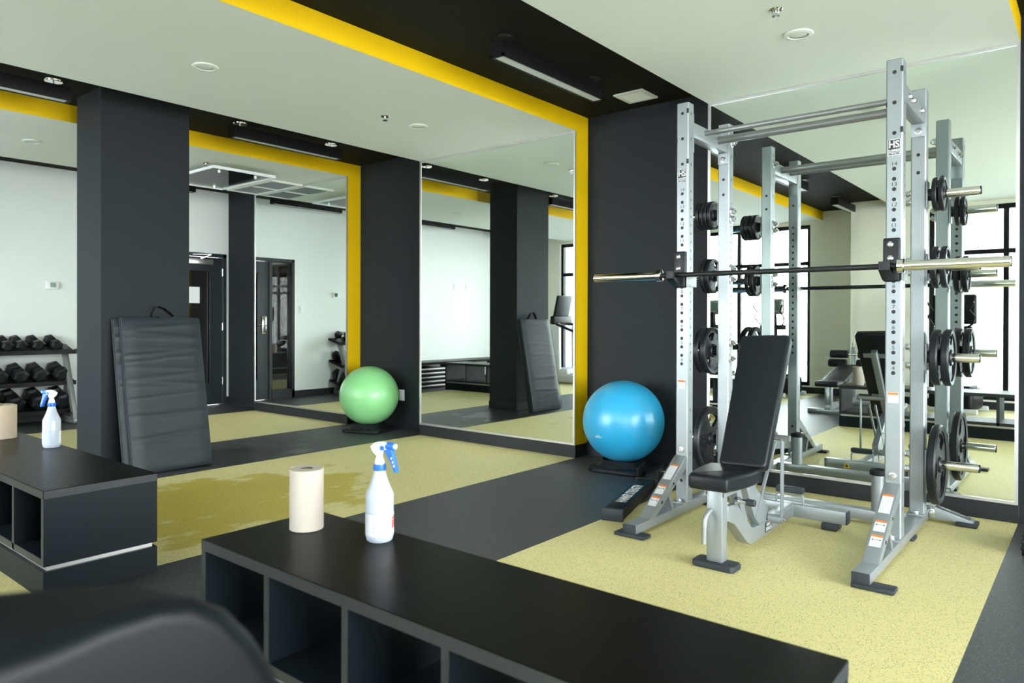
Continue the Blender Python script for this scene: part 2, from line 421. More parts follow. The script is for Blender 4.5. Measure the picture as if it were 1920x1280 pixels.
b.box(dx0, dx1, 4.203, gy0, 0.006, 1.995); b.box(dx0, dx1, gy1, 5.107, 0.006, 1.995); b.box(dx0, dx1, gy0, gy1, 0.006, gz0); b.box(dx0, dx1, gy0, gy1, gz1, 1.995)
lf = struct('door_leaf', b, 'doorp', d, bevel=0.003)
struct('glass_panel', B().box(dx0+0.012, dx0+0.02, gy0, gy1, gz0, gz1), 'darkglass', lf)
b = B()
for (a0, a1, c0, c1) in ((gy0, gy0+0.02, gz0, gz1), (gy1-0.02, gy1, gz0, gz1), (gy0, gy1, gz0, gz0+0.02), (gy0, gy1, gz1-0.02, gz1)): b.box(dx1-0.004, dx1+0.008, a0, a1, c0, c1)
struct('glazing_bead', b, 'doorp', lf)
b = B(); b.box(dx1, dx1+0.010, 4.235, 4.305, 0.95, 1.21, 0, 0.004); b.cyl((dx1, 4.27, 1.075), (dx1+0.05, 4.27, 1.075), 0.011); b.tube([(dx1+0.05, 4.27, 1.075), (dx1+0.055, 4.30, 1.075), (dx1+0.055, 4.39, 1.075)], 0.009)
struct('lever_handle', b, 'chrome', lf)
for z in (0.32, 1.06, 1.80): struct('hinge', B().cyl((XW+0.002, 5.108, z-0.05), (XW+0.002, 5.108, z+0.05), 0.009), 'zinc', d)
b = B(); b.box(dx1, dx1+0.055, 4.62, 4.955, 1.895, 1.965, 0, 0.004); b.beam((dx1+0.03, 4.80, 1.97), (dx1+0.14, 4.88, 2.02), 0.022, 0.010); b.beam((dx1+0.14, 4.88, 2.025), (XW+0.02, 4.68, 2.02), 0.022, 0.010); b.cyl((dx1+0.03, 4.80, 1.96), (dx1+0.03, 4.80, 1.985), 0.014)
struct('door_closer', b, 'alu', d)
struct('side_window', B().box(XW-0.06, XW-0.052, DY0+0.05, 4.15, 0.13, DZ-0.05), 'darkglass', d)
tag(origin(obj('notice', B().box(dx0+0.0205, dx0+0.0225, 4.52, 4.803, 1.375, 1.592), 'paper')), 'blank white paper sheet taped to the dark door glass', 'notice')

# column in the second channel
CX0, CX1, CY0, CY1 = -6.234, -5.774, 2.206, 2.876
struct('column', B().box(CX0, CX1, CY0, CY1, 0, ZC), 'dark', flat=True)
struct('baseboard_column', B().box(CX0-0.008, CX1+0.008, CY0-0.008, CY1+0.008, 0.001, 0.10), 'base', bevel=0.003)

# window walls
w = B()
WA0, WA1, WB0 = -8.52, -3.61, -1.85
w.box(XW-0.1, WA0, YA-0.2, YA, 0, ZC); w.box(WA1, XJ, YA-0.2, YA, 0, ZC)
w.box(WA0, WA1, YA-0.2, YA, 0, 0.12); w.box(WA0, WA1, YA-0.2, YA, 2.70, ZC)
w.box(XJ-0.001, XJ+0.12, YA-0.2, YB, 0, ZC); w.box(XJ, WB0, YB-0.2, YB, 0, ZC)
w.box(WB0, XR, YB-0.2, YB, 0, 0.12); w.box(WB0, XR, YB-0.2, YB, 2.70, ZC)
struct('wall_front', w, 'beige', flat=True)
w = B(); RY0, RY1 = -1.0, 4.6
w.box(XR, XR+0.2, YB-0.2, RY0, 0, ZC); w.box(XR, XR+0.2, RY1, YR+0.1, 0, ZC); w.box(XR, XR+0.2, RY0, RY1, 0, 0.12); w.box(XR, XR+0.2, RY0, RY1, 2.70, ZC)
struct('wall_right', w, 'white', flat=True)
struct('baseboard_front', B().box(XW, XJ, YA, YA+0.008, 0.001, 0.1).box(XJ+0.12, XR, YB, YB+0.008, 0.001, 0.1), 'base')

def window(n, axis, c, a0, a1, cuts, label):
    o = bpy.data.objects.new('window_%d' % n, None); COL.objects.link(o); o['kind'] = 'structure'; o['label'] = label
    P = (lambda u0, u1, v0, v1, z0, z1: (u0, u1, c+v0, c+v1, z0, z1)) if axis == 'x' else (lambda u0, u1, v0, v1, z0, z1: (c+v0, c+v1, u0, u1, z0, z1))
    o.location = (a0, c, 0) if axis == 'x' else (c, a0, 0)
    b = B(); z0, z1 = 0.12, 2.70; h = 0.03
    for u in [a0+h] + list(cuts) + [a1-h]: b.box(*P(u-h, u+h, -0.13, -0.05, z0, z1))
    for z in (z0+h, 2.085, z1-h): b.box(*P(a0, a1, -0.128, -0.052, z-h, z+h))
    struct('window_frame', b, 'blackmetal', o, flat=True)
    b = B(); b.box(*P(a0, a1, -0.093, -0.087, z0, z1))
    struct('window_pane', b, 'pane', o, flat=True)
    # daylight is sampled through the opening
    L = bpy.data.lights.new('daylight_opening', 'AREA'); L.shape = 'RECTANGLE'; L.size = a1-a0; L.size_y = z1-z0; L.cycles.is_portal = True
    lo = bpy.data.objects.new('daylight_opening', L); COL.objects.link(lo)
    if axis == 'x': lo.location = ((a0+a1)/2, c-0.15, (z0+z1)/2); lo.rotation_euler = (PI/2, 0, 0)
    else: lo.location = (c+(0.15 if c > 0 else -0.15)*0+0.02, (a0+a1)/2, (z0+z1)/2); lo.rotation_euler = (PI/2, 0, PI/2)
    if axis == 'x': lo.rotation_euler = (-PI/2, 0, 0); lo.rotation_euler = (PI/2, 0, PI)
    return o
window(1, 'x', YA, WA0, WA1, (-7.3, -6.05, -4.8), 'tall black framed window behind the second bay')
window(2, 'x', YB, WB0, XR, (-0.97, 0.3, 1.6), 'tall black framed window behind the first bay')
window(3, 'y', XR+0.18, RY0, RY1, (0.9, 2.75), 'tall black framed window in the right wall')
tag(origin(obj('building', B().box(-2.4, 9.0, -7.5, -6.5, -0.2, 6), 'ground')), 'pale building across from the tall windows', 'building', kind='structure')  # building added outside to dim the daylight through the nearer window
tag(origin(obj('building', B().box(-13.0, -9.0, -6.2, -5.2, -0.2, 5), 'brick')), 'grey brick building outside the far window', 'building', kind='structure')

# ================================================================== MIRRORS
MG = 'wall mirrors in the bays'
for (x0, x1), lab in zip(BAYS[:3], ('tall wall mirror beside the door, reflecting the white wall', 'tall wall mirror between the green and the blue ball', 'tall wall mirror behind the squat rack')):
    t = thing('mirror', lab, 'mirror', ((x0+x1)/2, Y0, ZB), MG)
    fw = 0.018
    obj('glass_panel', B().box(x0+0.006, x1-0.006, Y0-0.006, Y0-0.002, ZB+0.006, ZS-0.004), 'mirror', t, flat=True)
    b = B()
    b.box(x0, x0+fw, Y0-0.012, Y0-0.001, ZB, ZS-0.001); b.box(x1-fw, x1, Y0-0.012, Y0-0.001, ZB, ZS-0.001)
    b.box(x0+fw, x1-fw, Y0-0.012, Y0-0.001, ZB, ZB+fw); b.box(x0+fw, x1-fw, Y0-0.012, Y0-0.001, ZS-fw-0.001, ZS-0.001)
    obj('frame', b, 'alu', t)

# ================================================================== CEILING FITTINGS
def lamp(x, y0, y1, lab):
    t = thing('linear_lamp', lab, 'ceiling lamp', (x, (y0+y1)/2, 2.75), 'black linear lamps in the dark channels')
    b = B(); h = 0.05
    b.box(x-h, x+h, y0, y1, 2.765, 2.85); b.box(x-h, x-h+0.012, y0, y1, 2.75, 2.765); b.box(x+h-0.012, x+h, y0, y1, 2.75, 2.765); b.box(x-h, x+h, y0, y0+0.02, 2.75, 2.765); b.box(x-h, x+h, y1-0.02, y1, 2.75, 2.765)
    obj('housing', b, 'blackmetal', t)
    obj('lens', B().box(x-h+0.012, x+h-0.012, y0+0.02, y1-0.02, 2.755, 2.766), 'lens', t)
    for y in (y0+0.08, y1-0.1):
        obj('canopy', B().lathe([(0.058, 0), (0.062, 0.008), (0.062, 0.014)], (x, y, ZC-0.014)), 'blackmetal' if x > -4 else 'chrome', t)
        obj('hanger', B().cyl((x, y, 2.85), (x, y, ZC-0.012), 0.006, 8), 'zinc', t)
    return t
for x, nm in ((-2.84, 'first dark channel'), (-5.89, 'second dark channel'), (-8.83, 'channel along the white wall')):
    for y0, y1, wh in ((3.31, 4.46, 'nearest the mirror wall'), (0.88, 2.03, 'beside the middle of the room'), (-1.55, -0.4, 'nearest the windows')):
        lamp(x, y0, y1, 'black linear lamp in the %s, %s' % (nm, wh))

def vent():
    t = thing('air_vent', 'square white air vent in the dark channel ceiling by the squat rack', 'vent', (-2.79, 4.9, ZC-0.012))
    x, y, h = -2.79, 4.9, 0.125
    b = B()
    for (a, bb, c_, d_) in ((-h, h, -h, -h+0.03), (-h, h, h-0.03, h), (-h, -h+0.03, -h+0.03, h-0.03), (h-0.03, h, -h+0.03, h-0.03)): b.box(x+a, x+bb, y+c_, y+d_, ZC-0.012, ZC-0.001)
    obj('frame', b, 'soffit', t)
    b = B()
    for k in range(12):
        yy = y-h+0.035+k*(2*h-0.07)/11
        b.beam((x-h+0.03, yy, ZC-0.007), (x+h-0.03, yy, ZC-0.007), 0.012, 0.002, (0, 0.5, 1))
    obj('louvre', b, 'soffit', t)
vent()
DS = 'round ceiling discs in the white soffits'
for (x, y), lab in (((-4.372, 2.281), 'round white ceiling disc in the second bay soffit, nearer the column'), ((-4.348, 4.086), 'round white ceiling disc in the second bay soffit, nearer the mirror'),
                    ((-1.31, 4.099), 'round white ceiling disc in the soffit above the squat rack'), ((-7.405, 2.259), 'round white ceiling disc in the third bay soffit, left of the column')):
    t = thing('ceiling_speaker', lab, 'ceiling disc', (x, y, ZS-0.012), DS)
    obj('rim', B().lathe([(0.052, 0.012), (0.075, 0.012), (0.08, 0.008), (0.075, 0.003), (0.056, 0.0), (0.052, 0.004)], (x, y, ZS-0.0125), seg=32, cap=False), 'soffit', t)
    obj('cover', B().lathe([(0.0, 0.003), (0.04, 0.004), (0.054, 0.009)], (x, y, ZS-0.0125), seg=32, cap=False), 'soffit', t)
for (x, y), lab in (((-4.348, 3.729), 'small chrome sprinkler in the second bay soffit'), ((-1.299, 3.711), 'small chrome sprinkler in the soffit above the squat rack'), ((-7.053, 3.685), 'small chrome sprinkler in the third bay soffit')):
    t = thing('sprinkler', lab, 'sprinkler', (x, y, ZS-0.035), 'sprinklers in the soffits')
    obj('escutcheon', B().lathe([(0.0, 0), (0.03, 0.002), (0.035, 0.008)], (x, y, ZS-0.0085), seg=20, cap=False), 'chrome', t)
    b = B(); b.cyl((x, y, ZS-0.03), (x, y, ZS-0.008), 0.006, 8); b.lathe([(0, 0), (0.02, 0.001), (0.02, 0.003)], (x, y, ZS-0.035), seg=12); b.tube([(x-0.012, y, ZS-0.01), (x-0.014, y, ZS-0.022), (x-0.004, y, ZS-0.032)], 0.002, 6); b.tube([(x+0.012, y, ZS-0.01), (x+0.014, y, ZS-0.022), (x+0.004, y, ZS-0.032)], 0.002, 6)
    obj('nozzle', b, 'chrome', t)

def ac():
    t = thing('ceiling_air_conditioner', 'white ceiling air conditioner with grey grilles beside the corner mirror', 'air conditioner', (-7.77, 4.79, ZS-0.025))
    x0, x1, y0, y1 = -8.25, -7.29, 4.58, 4.995
    b = B(); e = 0.03
    for (a, bb, c_, d_) in ((x0, x1, y0, y0+e), (x0, x1, y1-e, y1), (x0, x0+e, y0+e, y1-e), (x1-e, x1, y0+e, y1-e), ((x0+x1)/2-0.012, (x0+x1)/2+0.012, y0+e, y1-e)): b.box(a, bb, c_, d_, ZS-0.022, ZS-0.001)
    obj('frame', b, 'soffit', t)
    for (a, bb) in ((x0+e, (x0+x1)/2-0.012), ((x0+x1)/2+0.012, x1-e)):
        g = B(); g.box(a, bb, y0+e, y1-e, ZS-0.006, ZS-0.002)
        for k in range(16):
            yy = y0+e+0.015+k*(y1-y0-2*e-0.03)/15
            g.box(a, bb, yy-0.004, yy+0.004, ZS-0.014, ZS-0.005)
        obj('grille', g, 'grille', t)
    t = thing('air_deflector', 'clear air deflector panel hung under the soffit next to the air conditioner', 'air deflector', (-7.45, 3.8, 2.68))
    x0, x1, y0, y1, z = -8.0, -6.90, 3.69, 4.37, 2.69
    obj('panel', B().box(x0, x1, y0, y1, z, z+0.005), 'acrylic', t, flat=True)
    b = B()
    for (a, bb, c_, d_) in ((x0-0.012, x1+0.012, y0-0.012, y0), (x0-0.012, x1+0.012, y1, y1+0.012), (x0-0.012, x0, y0, y1), (x1, x1+0.012, y0, y1)): b.box(a, bb, c_, d_, z-0.012, z+0.016)
    obj('edge_frame', b, 'pwhite', t)
    for (x, y) in ((x0+0.12, y0+0.12), (x1-0.12, y0+0.12), (x0+0.12, y1-0.15), (x1-0.12, y1-0.15)):
        obj('knob', B().lathe([(0.0, -0.03), (0.012, -0.025), (0.016, -0.005), (0.016, 0.0), (0.004, 0.005), (0.004, 0.052)], (x, y, z), seg=12), 'pwhite', t)
ac()

# ================================================================== WALL FITTINGS
t = thing('thermostat', 'white thermostat with small grey screen on the white wall', 'thermostat', (XW, 3.035, 1.5))
obj('case', B().box(XW, XW+0.028, 2.975, 3.095, 1.50, 1.59, 0, 0.006), 'pwhite', t)
obj('screen', B().box(XW+0.027, XW+0.0295, 3.01, 3.07, 1.52, 1.575), 'screen', t)
t = thing('light_switch', 'white light switch beside the door side window', 'light switch', (XW, 3.66, 1.26))
obj('plate', B().box(XW, XW+0.006, 3.62, 3.70, 1.25, 1.37, 0, 0.002), 'pwhite', t)
obj('rocker', B().box(XW+0.006, XW+0.011, 3.643, 3.677, 1.277, 1.343, 0, 0.002), 'pwhite', t)
for y, lab in ((0.33, 'blank white wall plate high on the white wall, nearer the mirrors'), (0.01, 'blank white wall plate high on the white wall, nearer the windows')):
    t = thing('blank_plate', lab, 'wall plate', (XW, y, 1.72), 'blank wall plates')
    obj('plate', B().box(XW, XW+0.006, y-0.04, y+0.04, 1.72, 1.84, 0, 0.002), 'pwhite', t)
    obj('insert', B().box(XW+0.006, XW+0.009, y-0.018, y+0.018, 1.745, 1.815), 'pwhite', t)
t = thing('power_outlet', 'white power outlet behind the green exercise ball', 'outlet', (-5.77, YR, 0.3))
obj('plate', B().box(-5.815, -5.735, YR-0.006, YR, 0.297, 0.414, 0, 0.002), 'pwhite', t)
for z in (0.333, 0.378): obj('socket', B().box(-5.79, -5.76, YR-0.009, YR-0.005, z-0.014, z+0.014, 0, 0.003), 'pwhite', t)

# ================================================================== STORAGE BENCHES
def storage_bench(x0, x1, y0, y1, n, lab):
    t = thing('storage_bench', lab, 'bench', ((x0+x1)/2, (y0+y1)/2, 0), 'dark storage benches')
    H, tt = 0.45, 0.034
    obj('top', B().box(x0, x1, y0, y1, H-tt, H), ['lamtop'], t, bevel=0.0015)
    e = 0.0012
    for bx_ in ((x0+0.002, x1-0.002, y0-e, y0), (x0+0.002, x1-0.002, y1, y1+e), (x0-e, x0, y0+0.002, y1-0.002), (x1, x1+e, y0+0.002, y1-0.002)):
        obj('edge_band', B().box(*bx_, H-tt, H-0.002), 'lamedge', t)
    zb = 0.136; p = 0.026
    for k in range(n+1):
        xc = x0+p/2+k*(x1-x0-p)/n
        nm = 'end_panel' if k in (0, n) else 'divider'
        o = obj(nm, B().box(xc-p/2, xc+p/2, y0+0.001, y1-0.001, zb, H-tt), 'lam', t, bevel=0.0008)
        for ya in (y0, y1-0.0012): obj('edge_band', B().box(xc-p/2+0.001, xc+p/2-0.001, ya, ya+0.0012, zb+0.001, H-tt), 'lamedge', o)
    o = obj('bottom_shelf', B().box(x0+p, x1-p, y0+0.001, y1-0.001, zb, zb+0.03), 'lam', t)
    for ya in (y0, y1-0.0012): obj('edge_band', B().box(x0+p, x1-p, ya, ya+0.0012, zb+0.001, zb+0.029), 'lamedge', o)
    g = 0.016
    obj('metal_strip', B().box(x0+g, x1-g, y0+g, y1-g, 0.116, zb), 'alu', t)
    obj('plinth', B().box(x0, x1, y0, y1, 0.0005, 0.116), 'lam', t, bevel=0.001)
    return t
storage_bench(-2.235, -0.405, 1.154, 1.602, 5, 'long dark storage bench in the foreground with open cubbies, under the cream paper roll')
storage_bench(-5.18, -3.35, 1.06, 1.52, 5, 'dark storage bench at the left, beside the leaning black mat')
storage_bench(-8.48, -6.65, 0.97, 1.43, 4, 'dark storage bench seen only in the mirror, left of the reflected column')
# low shelf along the white wall with a stack of step platforms (seen in the mirror)
t = thing('low_shelf', 'low dark shelf along the white wall, seen in the middle mirror', 'shelf', (-9.05, 1.0, 0))
obj('shelf_board', B().box(XW+0.01, -8.80, -0.6, 2.0, 0.40, 0.44), 'lamtop', t, bevel=0.002)
for y in (-0.58, 0.7, 1.98): obj('support_panel', B().box(XW+0.01, -8.84, y-0.02, y+0.02, 0.0005, 0.40), 'lam', t)
for k in range(5):
    z = 0.001+k*0.07
    t = thing('step_platform', 'black step platform under the low shelf, %s of its stack' % ('bottom', 'second from the bottom', 'middle', 'second from the top', 'topmost')[k], 'step platform', (-9.02, 1.45, z), 'stacked step platforms')
    obj('deck', B().box(-9.25, -8.80, 1.1, 1.8, z+0.012, z+0.064, 0, 0.01), 'rubber', t)
    obj('edge_trim', B().box(-8.8, -8.79, 1.12, 1.78, z+0.036, z+0.058), 'alu', t)
    obj('riser', B().box(-9.2, -8.85, 1.15, 1.75, z, z+0.012), 'rubber', t)

# ================================================================== PAPER ROLLS AND SPRAY BOTTLES
def roll(x, y, r, h, m, lab, ang):
    z = 0.4505
    t = thing('paper_towel_roll', lab, 'paper roll', (x, y, z), 'paper towel rolls')
    b = B(); b.lathe([(0.02, h), (r-0.002, h), (r, h-0.002), (r, 0.002), (r-0.002, 0), (0.02, 0)], (x, y, z), seg=48, cap=False)
    obj('paper', b, m, t)
    obj('core', B().lathe([(0.020, h-0.004), (0.020, 0.001), (0.0175, 0.001), (0.0175, h-0.004), (0.020, h-0.004)], (x, y, z), seg=24, cap=False), 'kraft', t)
    b = B(); A = [Vector((x+(r+0.001+0.010*max(0, s-0.35))*math.cos(ang+s*0.9), y+(r+0.001+0.010*max(0, s-0.35))*math.sin(ang+s*0.9), z)) for s in [k/10 for k in range(11)]]
    for p, q in zip(A, A[1:]): b.face([p, q, q+Vector((0, 0, h)), p+Vector((0, 0, h))])
    obj('loose_end', b, m, t)
    return t
roll(-2.077, 1.44, 0.056, 0.2025, 'creampaper', 'cream paper towel roll on the foreground storage bench', 2.6)
roll(-5.04, 1.37, 0.078, 0.197, 'kraft', 'brown paper towel roll on the left storage bench', 0.6)

def spray(x, y, ang, lab, label=True):
    z = 0.4505
    t = thing('spray_bottle', lab, 'spray bottle', (x, y, z), 'spray bottles on the storage benches')
    R = Matrix.Translation((x, y, z)) @ Matrix.Rotation(ang, 4, 'Z')
    prof = [(0.0, 0.0), (0.037, 0.0), (0.041, 0.004), (0.0445, 0.018), (0.0445, 0.092), (0.0443, 0.096), (0.0445, 0.145), (0.043, 0.152), (0.036, 0.168), (0.027, 0.19), (0.0205, 0.212), (0.0175, 0.226), (0.0165, 0.232), (0.0, 0.232)]
    lo = [p for p in prof if p[1] <= 0.096]; hi = [p for p in prof if p[1] >= 0.096]
    b = B(); b.lathe(lo, seg=40, mi=1, cap=False); b.lathe(hi, seg=40, mi=0, cap=False); b.move(R); bmesh.ops.remove_doubles(b.bm, verts=b.bm.verts[:], dist=1e-5)
    body = obj('bottle', b, ['bottle', 'liquid'], t)
    if label:
        b = B(); n = 30; a0, a1 = -3.2, 1.2; r = 0.0452
        for k in range(n):
            p0, p1 = a0+(a1-a0)*k/n, a0+(a1-a0)*(k+1)/n
            b.face([(r*math.cos(p0), r*math.sin(p0), 0.022), (r*math.cos(p1), r*math.sin(p1), 0.022), (r*math.cos(p1), r*math.sin(p1), 0.090), (r*math.cos(p0), r*math.sin(p0), 0.090)])
        def PC(a_c, z_c, rr): return lambda u, v, hh: (rr*math.cos(a_c+u/rr), rr*math.sin(a_c+u/rr), z_c+v)
        rr = 0.0456
        for k in range(9):
            zz = 0.083-k*0.0065; wdt = 0.015+0.004*((k*7) % 3)
            for s in range(6):
                u0 = -1.9-0.0; 
                p0 = -2.40+s*0.13*wdt/0.019; p1 = p0+0.10*wdt/0.019
                b.face([(rr*math.cos(p0), rr*math.sin(p0), zz), (rr*math.cos(p1), rr*math.sin(p1), zz), (rr*math.cos(p1), rr*math.sin(p1), zz+0.0009), (rr*math.cos(p0), rr*math.sin(p0), zz+0.0009)], 2)
        for k in range(7):
            zz = 0.034+k*0.007; p0 = -1.50
            b.face([(rr*math.cos(p0), rr*math.sin(p0), zz), (rr*math.cos(p0+0.05), rr*math.sin(p0+0.05), zz), (rr*math.cos(p0+0.05), rr*math.sin(p0+0.05), zz+0.003), (rr*math.cos(p0), rr*math.sin(p0), zz+0.003)], 3)
        text(b, 'ik', 0.055, PC(0.30, 0.060, rr), 1, bold=0.03)
        b.move(R); obj('sticker', b, ['label', 'red', 'greyink', 'ink'], body)
    b = B(); b.lathe([(0.019, 0.224), (0.0195, 0.226), (0.0195, 0.242), (0.0185, 0.245)], seg=28)
    for k in range(20):
        a = 2*PI*k/20; b.box(0.019, 0.0203, -0.0012, 0.0012, 0.226, 0.242, 0, 0, 2, Matrix.Rotation(a, 4, 'Z'))
    b.move(R); obj('collar', b, 'pblue', t)
    b = B()
    b.lathe([(0.016, 0.245), (0.015, 0.256), (0.011, 0.266), (0.010, 0.275)], seg=20)
    b.prism([(-0.030, 0.300), (-0.024, 0.286), (-0.010, 0.272), (0.012, 0.272), (0.016, 0.290), (0.030, 0.292), (0.031, 0.312), (0.012, 0.3155), (-0.012, 0.313)], 'xz', -0.0105, 0.0105, 0, 0.003)
    b.move(R); obj('sprayer_head', b, 'pwhite', t)
    b = B(); b.cyl((0.026, 0, 0.302), (0.052, 0, 0.302), 0.013, 14); b.cyl((0.014, -0.0125, 0.297), (0.014, 0.0125, 0.297), 0.008, 12)
    b.prism([(0.018, 0.294), (0.046, 0.297), (0.051, 0.280), (0.057, 0.258), (0.065, 0.228), (0.063, 0.220), (0.055, 0.222), (0.043, 0.250), (0.028, 0.276)], 'xz', -0.009, 0.009, 0, 0.002)
    b.move(R); tr = obj('trigger', b, 'pblue', t)
    b = B(); b.cyl((0.052, 0, 0.302), (0.059, 0, 0.302), 0.008, 12)
    b.move(R); obj('nozzle_tip', b, 'pwhite', tr)
    for k in range(3):
        obj('trigger_mark', B().box(0.0445+0.0045*k, 0.0485+0.0045*k, -0.0098, 0.0098, 0.262-0.012*k, 0.269-0.012*k).move(R), 'pwhite', tr)
    return t
spray(-1.787, 1.513, 0.35, 'white spray bottle with blue trigger on the foreground storage bench')
spray(-4.475, 1.457, PI+0.55, 'white spray bottle with blue trigger on the left storage bench')

# ================================================================== FOLDED MAT
def folded_mat():
    bx, tx, zt = -5.455, -5.672, 1.172     # front face bottom and top
    th = 0.049
    t = thing('folded_mat', 'large black folded exercise mat leaning against the dark column', 'mat', (-5.5, 2.61, 0.0))
    ang = math.atan2(bx-tx, zt); L = math.hypot(bx-tx, zt)-0.01
    # u runs up the mat, w is the distance behind its front face
    def P(u, y, w): return Vector((bx - u*math.sin(ang) - w*math.cos(ang), y, 0.012 + u*math.cos(ang) - w*math.sin(ang)))
    y0, y1 = 2.31, 2.915
    def panel(w0, w1, ya, yb, u0=0.0):
        b = B(); n, m = 110, 12; rnd = random.Random(3+int(w0*1000))
        ridge = [(rnd.uniform(0.05, 0.95), rnd.uniform(-0.06, 0.06), rnd.uniform(0.006, 0.013), rnd.uniform(0.3, 1), rnd.uniform(0, 1)) for _ in range(22)]
        def hgt(s, q):
            e = min(s, 1-s)*L; f = min(q, 1-q)*(yb-ya); edge = -0.012*(math.exp(-e/0.02)+math.exp(-f/0.02))
            r = 0
            for c, sl, wd, am, cen in ridge: r += am*0.0052*math.exp(-((s-c-sl*(q-0.5))/wd)**2)*(0.35+0.65*math.exp(-((q-cen)/0.45)**2))
            return edge + r*min(1, f/0.03)*min(1, e/0.03)
        F = [[b.bm.verts.new(P(u0+(L-u0)*i/n, ya+(yb-ya)*j/m, w0-hgt(i/n, j/m))) for j in range(m+1)] for i in range(n+1)]
        K = [[b.bm.verts.new(P(u0+(L-u0)*i/n, ya+(yb-ya)*j/m, w1)) for j in range(m+1)] for i in range(n+1)]
        for i in range(n):
            for j in range(m):
                b.bm.faces.new([F[i][j], F[i][j+1], F[i+1][j+1], F[i+1][j]]); b.bm.faces.new([K[i][j], K[i+1][j], K[i+1][j+1], K[i][j+1]])
        for i in range(n):
            for j, jj in ((0, 0), (m, m)): b.bm.faces.new([F[i][j], F[i+1][j], K[i+1][j], K[i][j]])
        for j in range(m):
            for i in (0, n): b.bm.faces.new([F[i][j], F[i][j+1], K[i][j+1], K[i][j]])
        return b
    obj('panel', panel(0.002, th, y0, y1), 'matvinyl', t, angle=50)
    obj('panel', panel(th+0.004, 2*th, y0-0.036, y1-0.003), 'matvinyl', t, angle=50)
    # piping along the side edges
    b = B()
    for w in (0.006, th-0.004, th+0.010, 2*th-0.004):
        yy = y0 if w < th else y0-0.036
        b.tube([P(0.01, yy-0.001, w), P(L*0.5, yy-0.001, w), P(L-0.01, yy-0.001, w)], 0.003, 6)
    obj('piping', b, 'greyrubber', t)
    b = B(); pts = [P(L-0.004, 2.545, th), P(L+0.045, 2.555, th), P(L+0.083, 2.58, th), P(L+0.092, 2.61, th), P(L+0.078, 2.65, th), P(L+0.035, 2.70, th), P(L-0.004, 2.735, th)]
    wv = Vector((0.017*math.cos(ang), 0, 0.017*math.sin(ang)))
    for p, q in zip(pts, pts[1:]):
        for s in (0.0015, -0.0015):
            o_ = Vector((0, 0, s)); b.face([p-wv+o_, q-wv+o_, q+wv+o_, p+wv+o_])
    b.beam(P(L+0.006, 2.60, th-0.012), P(L+0.006, 2.745, th-0.012), 0.03, 0.008)
    obj('handle_strap', b, 'blackmetal', t)
folded_mat()

# ================================================================== EXERCISE BALLS
def ball(x, y, z, r, m, lab, slab, rot):
    zb = 0.095
    t = thing('ball_stand', slab, 'ball stand', (x, y, 0), 'black ball stands')
    def sq(h, zz, rad=0.06, n=5):
        out = []
        for cx, cy, a in ((1, 1, 0), (-1, 1, PI/2), (-1, -1, PI), (1, -1, 1.5*PI)):
            for k in range(n+1):
                q = a+PI/2*k/n; out.append((cx*(h-rad)+rad*math.cos(q), cy*(h-rad)+rad*math.sin(q), zz))
        return out
    Mx = Matrix.Translation((x, y, 0)) @ Matrix.Rotation(rot, 4, 'Z')
    def loft(loops, closeb=True, closet=True):
        b = B(); rows = [[b.bm.verts.new(Mx @ Vector(p)) for p in l] for l in loops]
        for A, C in zip(rows, rows[1:]):
            for k in range(len(A)): b.bm.faces.new([A[k], A[(k+1) % len(A)], C[(k+1) % len(A)], C[k]])
        if closeb: b.bm.faces.new(rows[0][::-1])
        if closet: b.bm.faces.new(rows[-1])
        return b
    obj('base_plate', loft([sq(0.205, 0.001), sq(0.218, 0.008), sq(0.218, 0.026), sq(0.208, 0.036), sq(0.185, 0.040)]), 'rubber', t)
    # the cradle opening is rounder than the ball is wide there
    cr = math.sqrt(max(0.0, r*r-(z-0.088)**2))+0.004
    b = loft([sq(0.17, 0.038), sq(0.150, 0.06), sq(0.135, 0.080), sq(max(0.132, cr+0.008), 0.088), ], closet=False)
    obj('cradle', b, 'rubber', t)
    b = B()
    for k in range(4):
        a = PI/2*k
        b.box(-0.06, 0.06, 0.172, 0.182, 0.0375, 0.0425, 0, 0.002, 2, Mx @ Matrix.Rotation(a, 4, 'Z'))
    obj('grip_rib', b, 'rubber', t)
    o = thing('exercise_ball', lab, 'exercise ball', (x, y, z-r), 'exercise balls')
    b = B(); bmesh.ops.create_uvsphere(b.bm, u_segments=64, v_segments=40, radius=r, matrix=Matrix.Translation((x, y, z)))
    sk = obj('ball_skin', b, m, o, angle=180)
    sk.data.transform(Matrix.Translation((0, 0, -r))); sk.location = (0, 0, r)
    return o, sk
BZ = 0.376
ob, sk = ball(-2.87, 4.868, BZ, 0.314, 'ballblue', 'large blue exercise ball in front of the dark wall by the squat rack', 'black square stand under the blue exercise ball', 0.12)
def ball_mark(c, r, d, par):
    d = Vector(d).normalized(); up = Vector((0, 0, 1)); s = up.cross(d).normalized(); u = d.cross(s)
    b = B()
    def P(a, h): 
        v = (d + s*(a/r) + u*(h/r)).normalized(); return Vector(c)+v*(r+0.0006)
    x = -0.022
    for w in (0.004, 0.005, 0.003, 0.006, 0.004, 0.005, 0.004):
        b.face([P(x*0.75, 0.004), P(x*0.75+w*0.7, 0.004), P(x*0.75+w*0.7, 0.013), P(x*0.75, 0.013)]); x += w+0.0018
    x = -0.030
    for w in (0.005, 0.004, 0.006, 0.004, 0.005, 0.006, 0.004, 0.005, 0.004):
        b.face([P(x, -0.007), P(x+w, -0.007), P(x+w, 0.0015), P(x, 0.0015)]); x += w+0.0018
    obj('printed_mark', b, 'label', par)
ball_mark((-2.87, 4.868, BZ), 0.314, (-0.1176, -0.925, -0.28), ob)
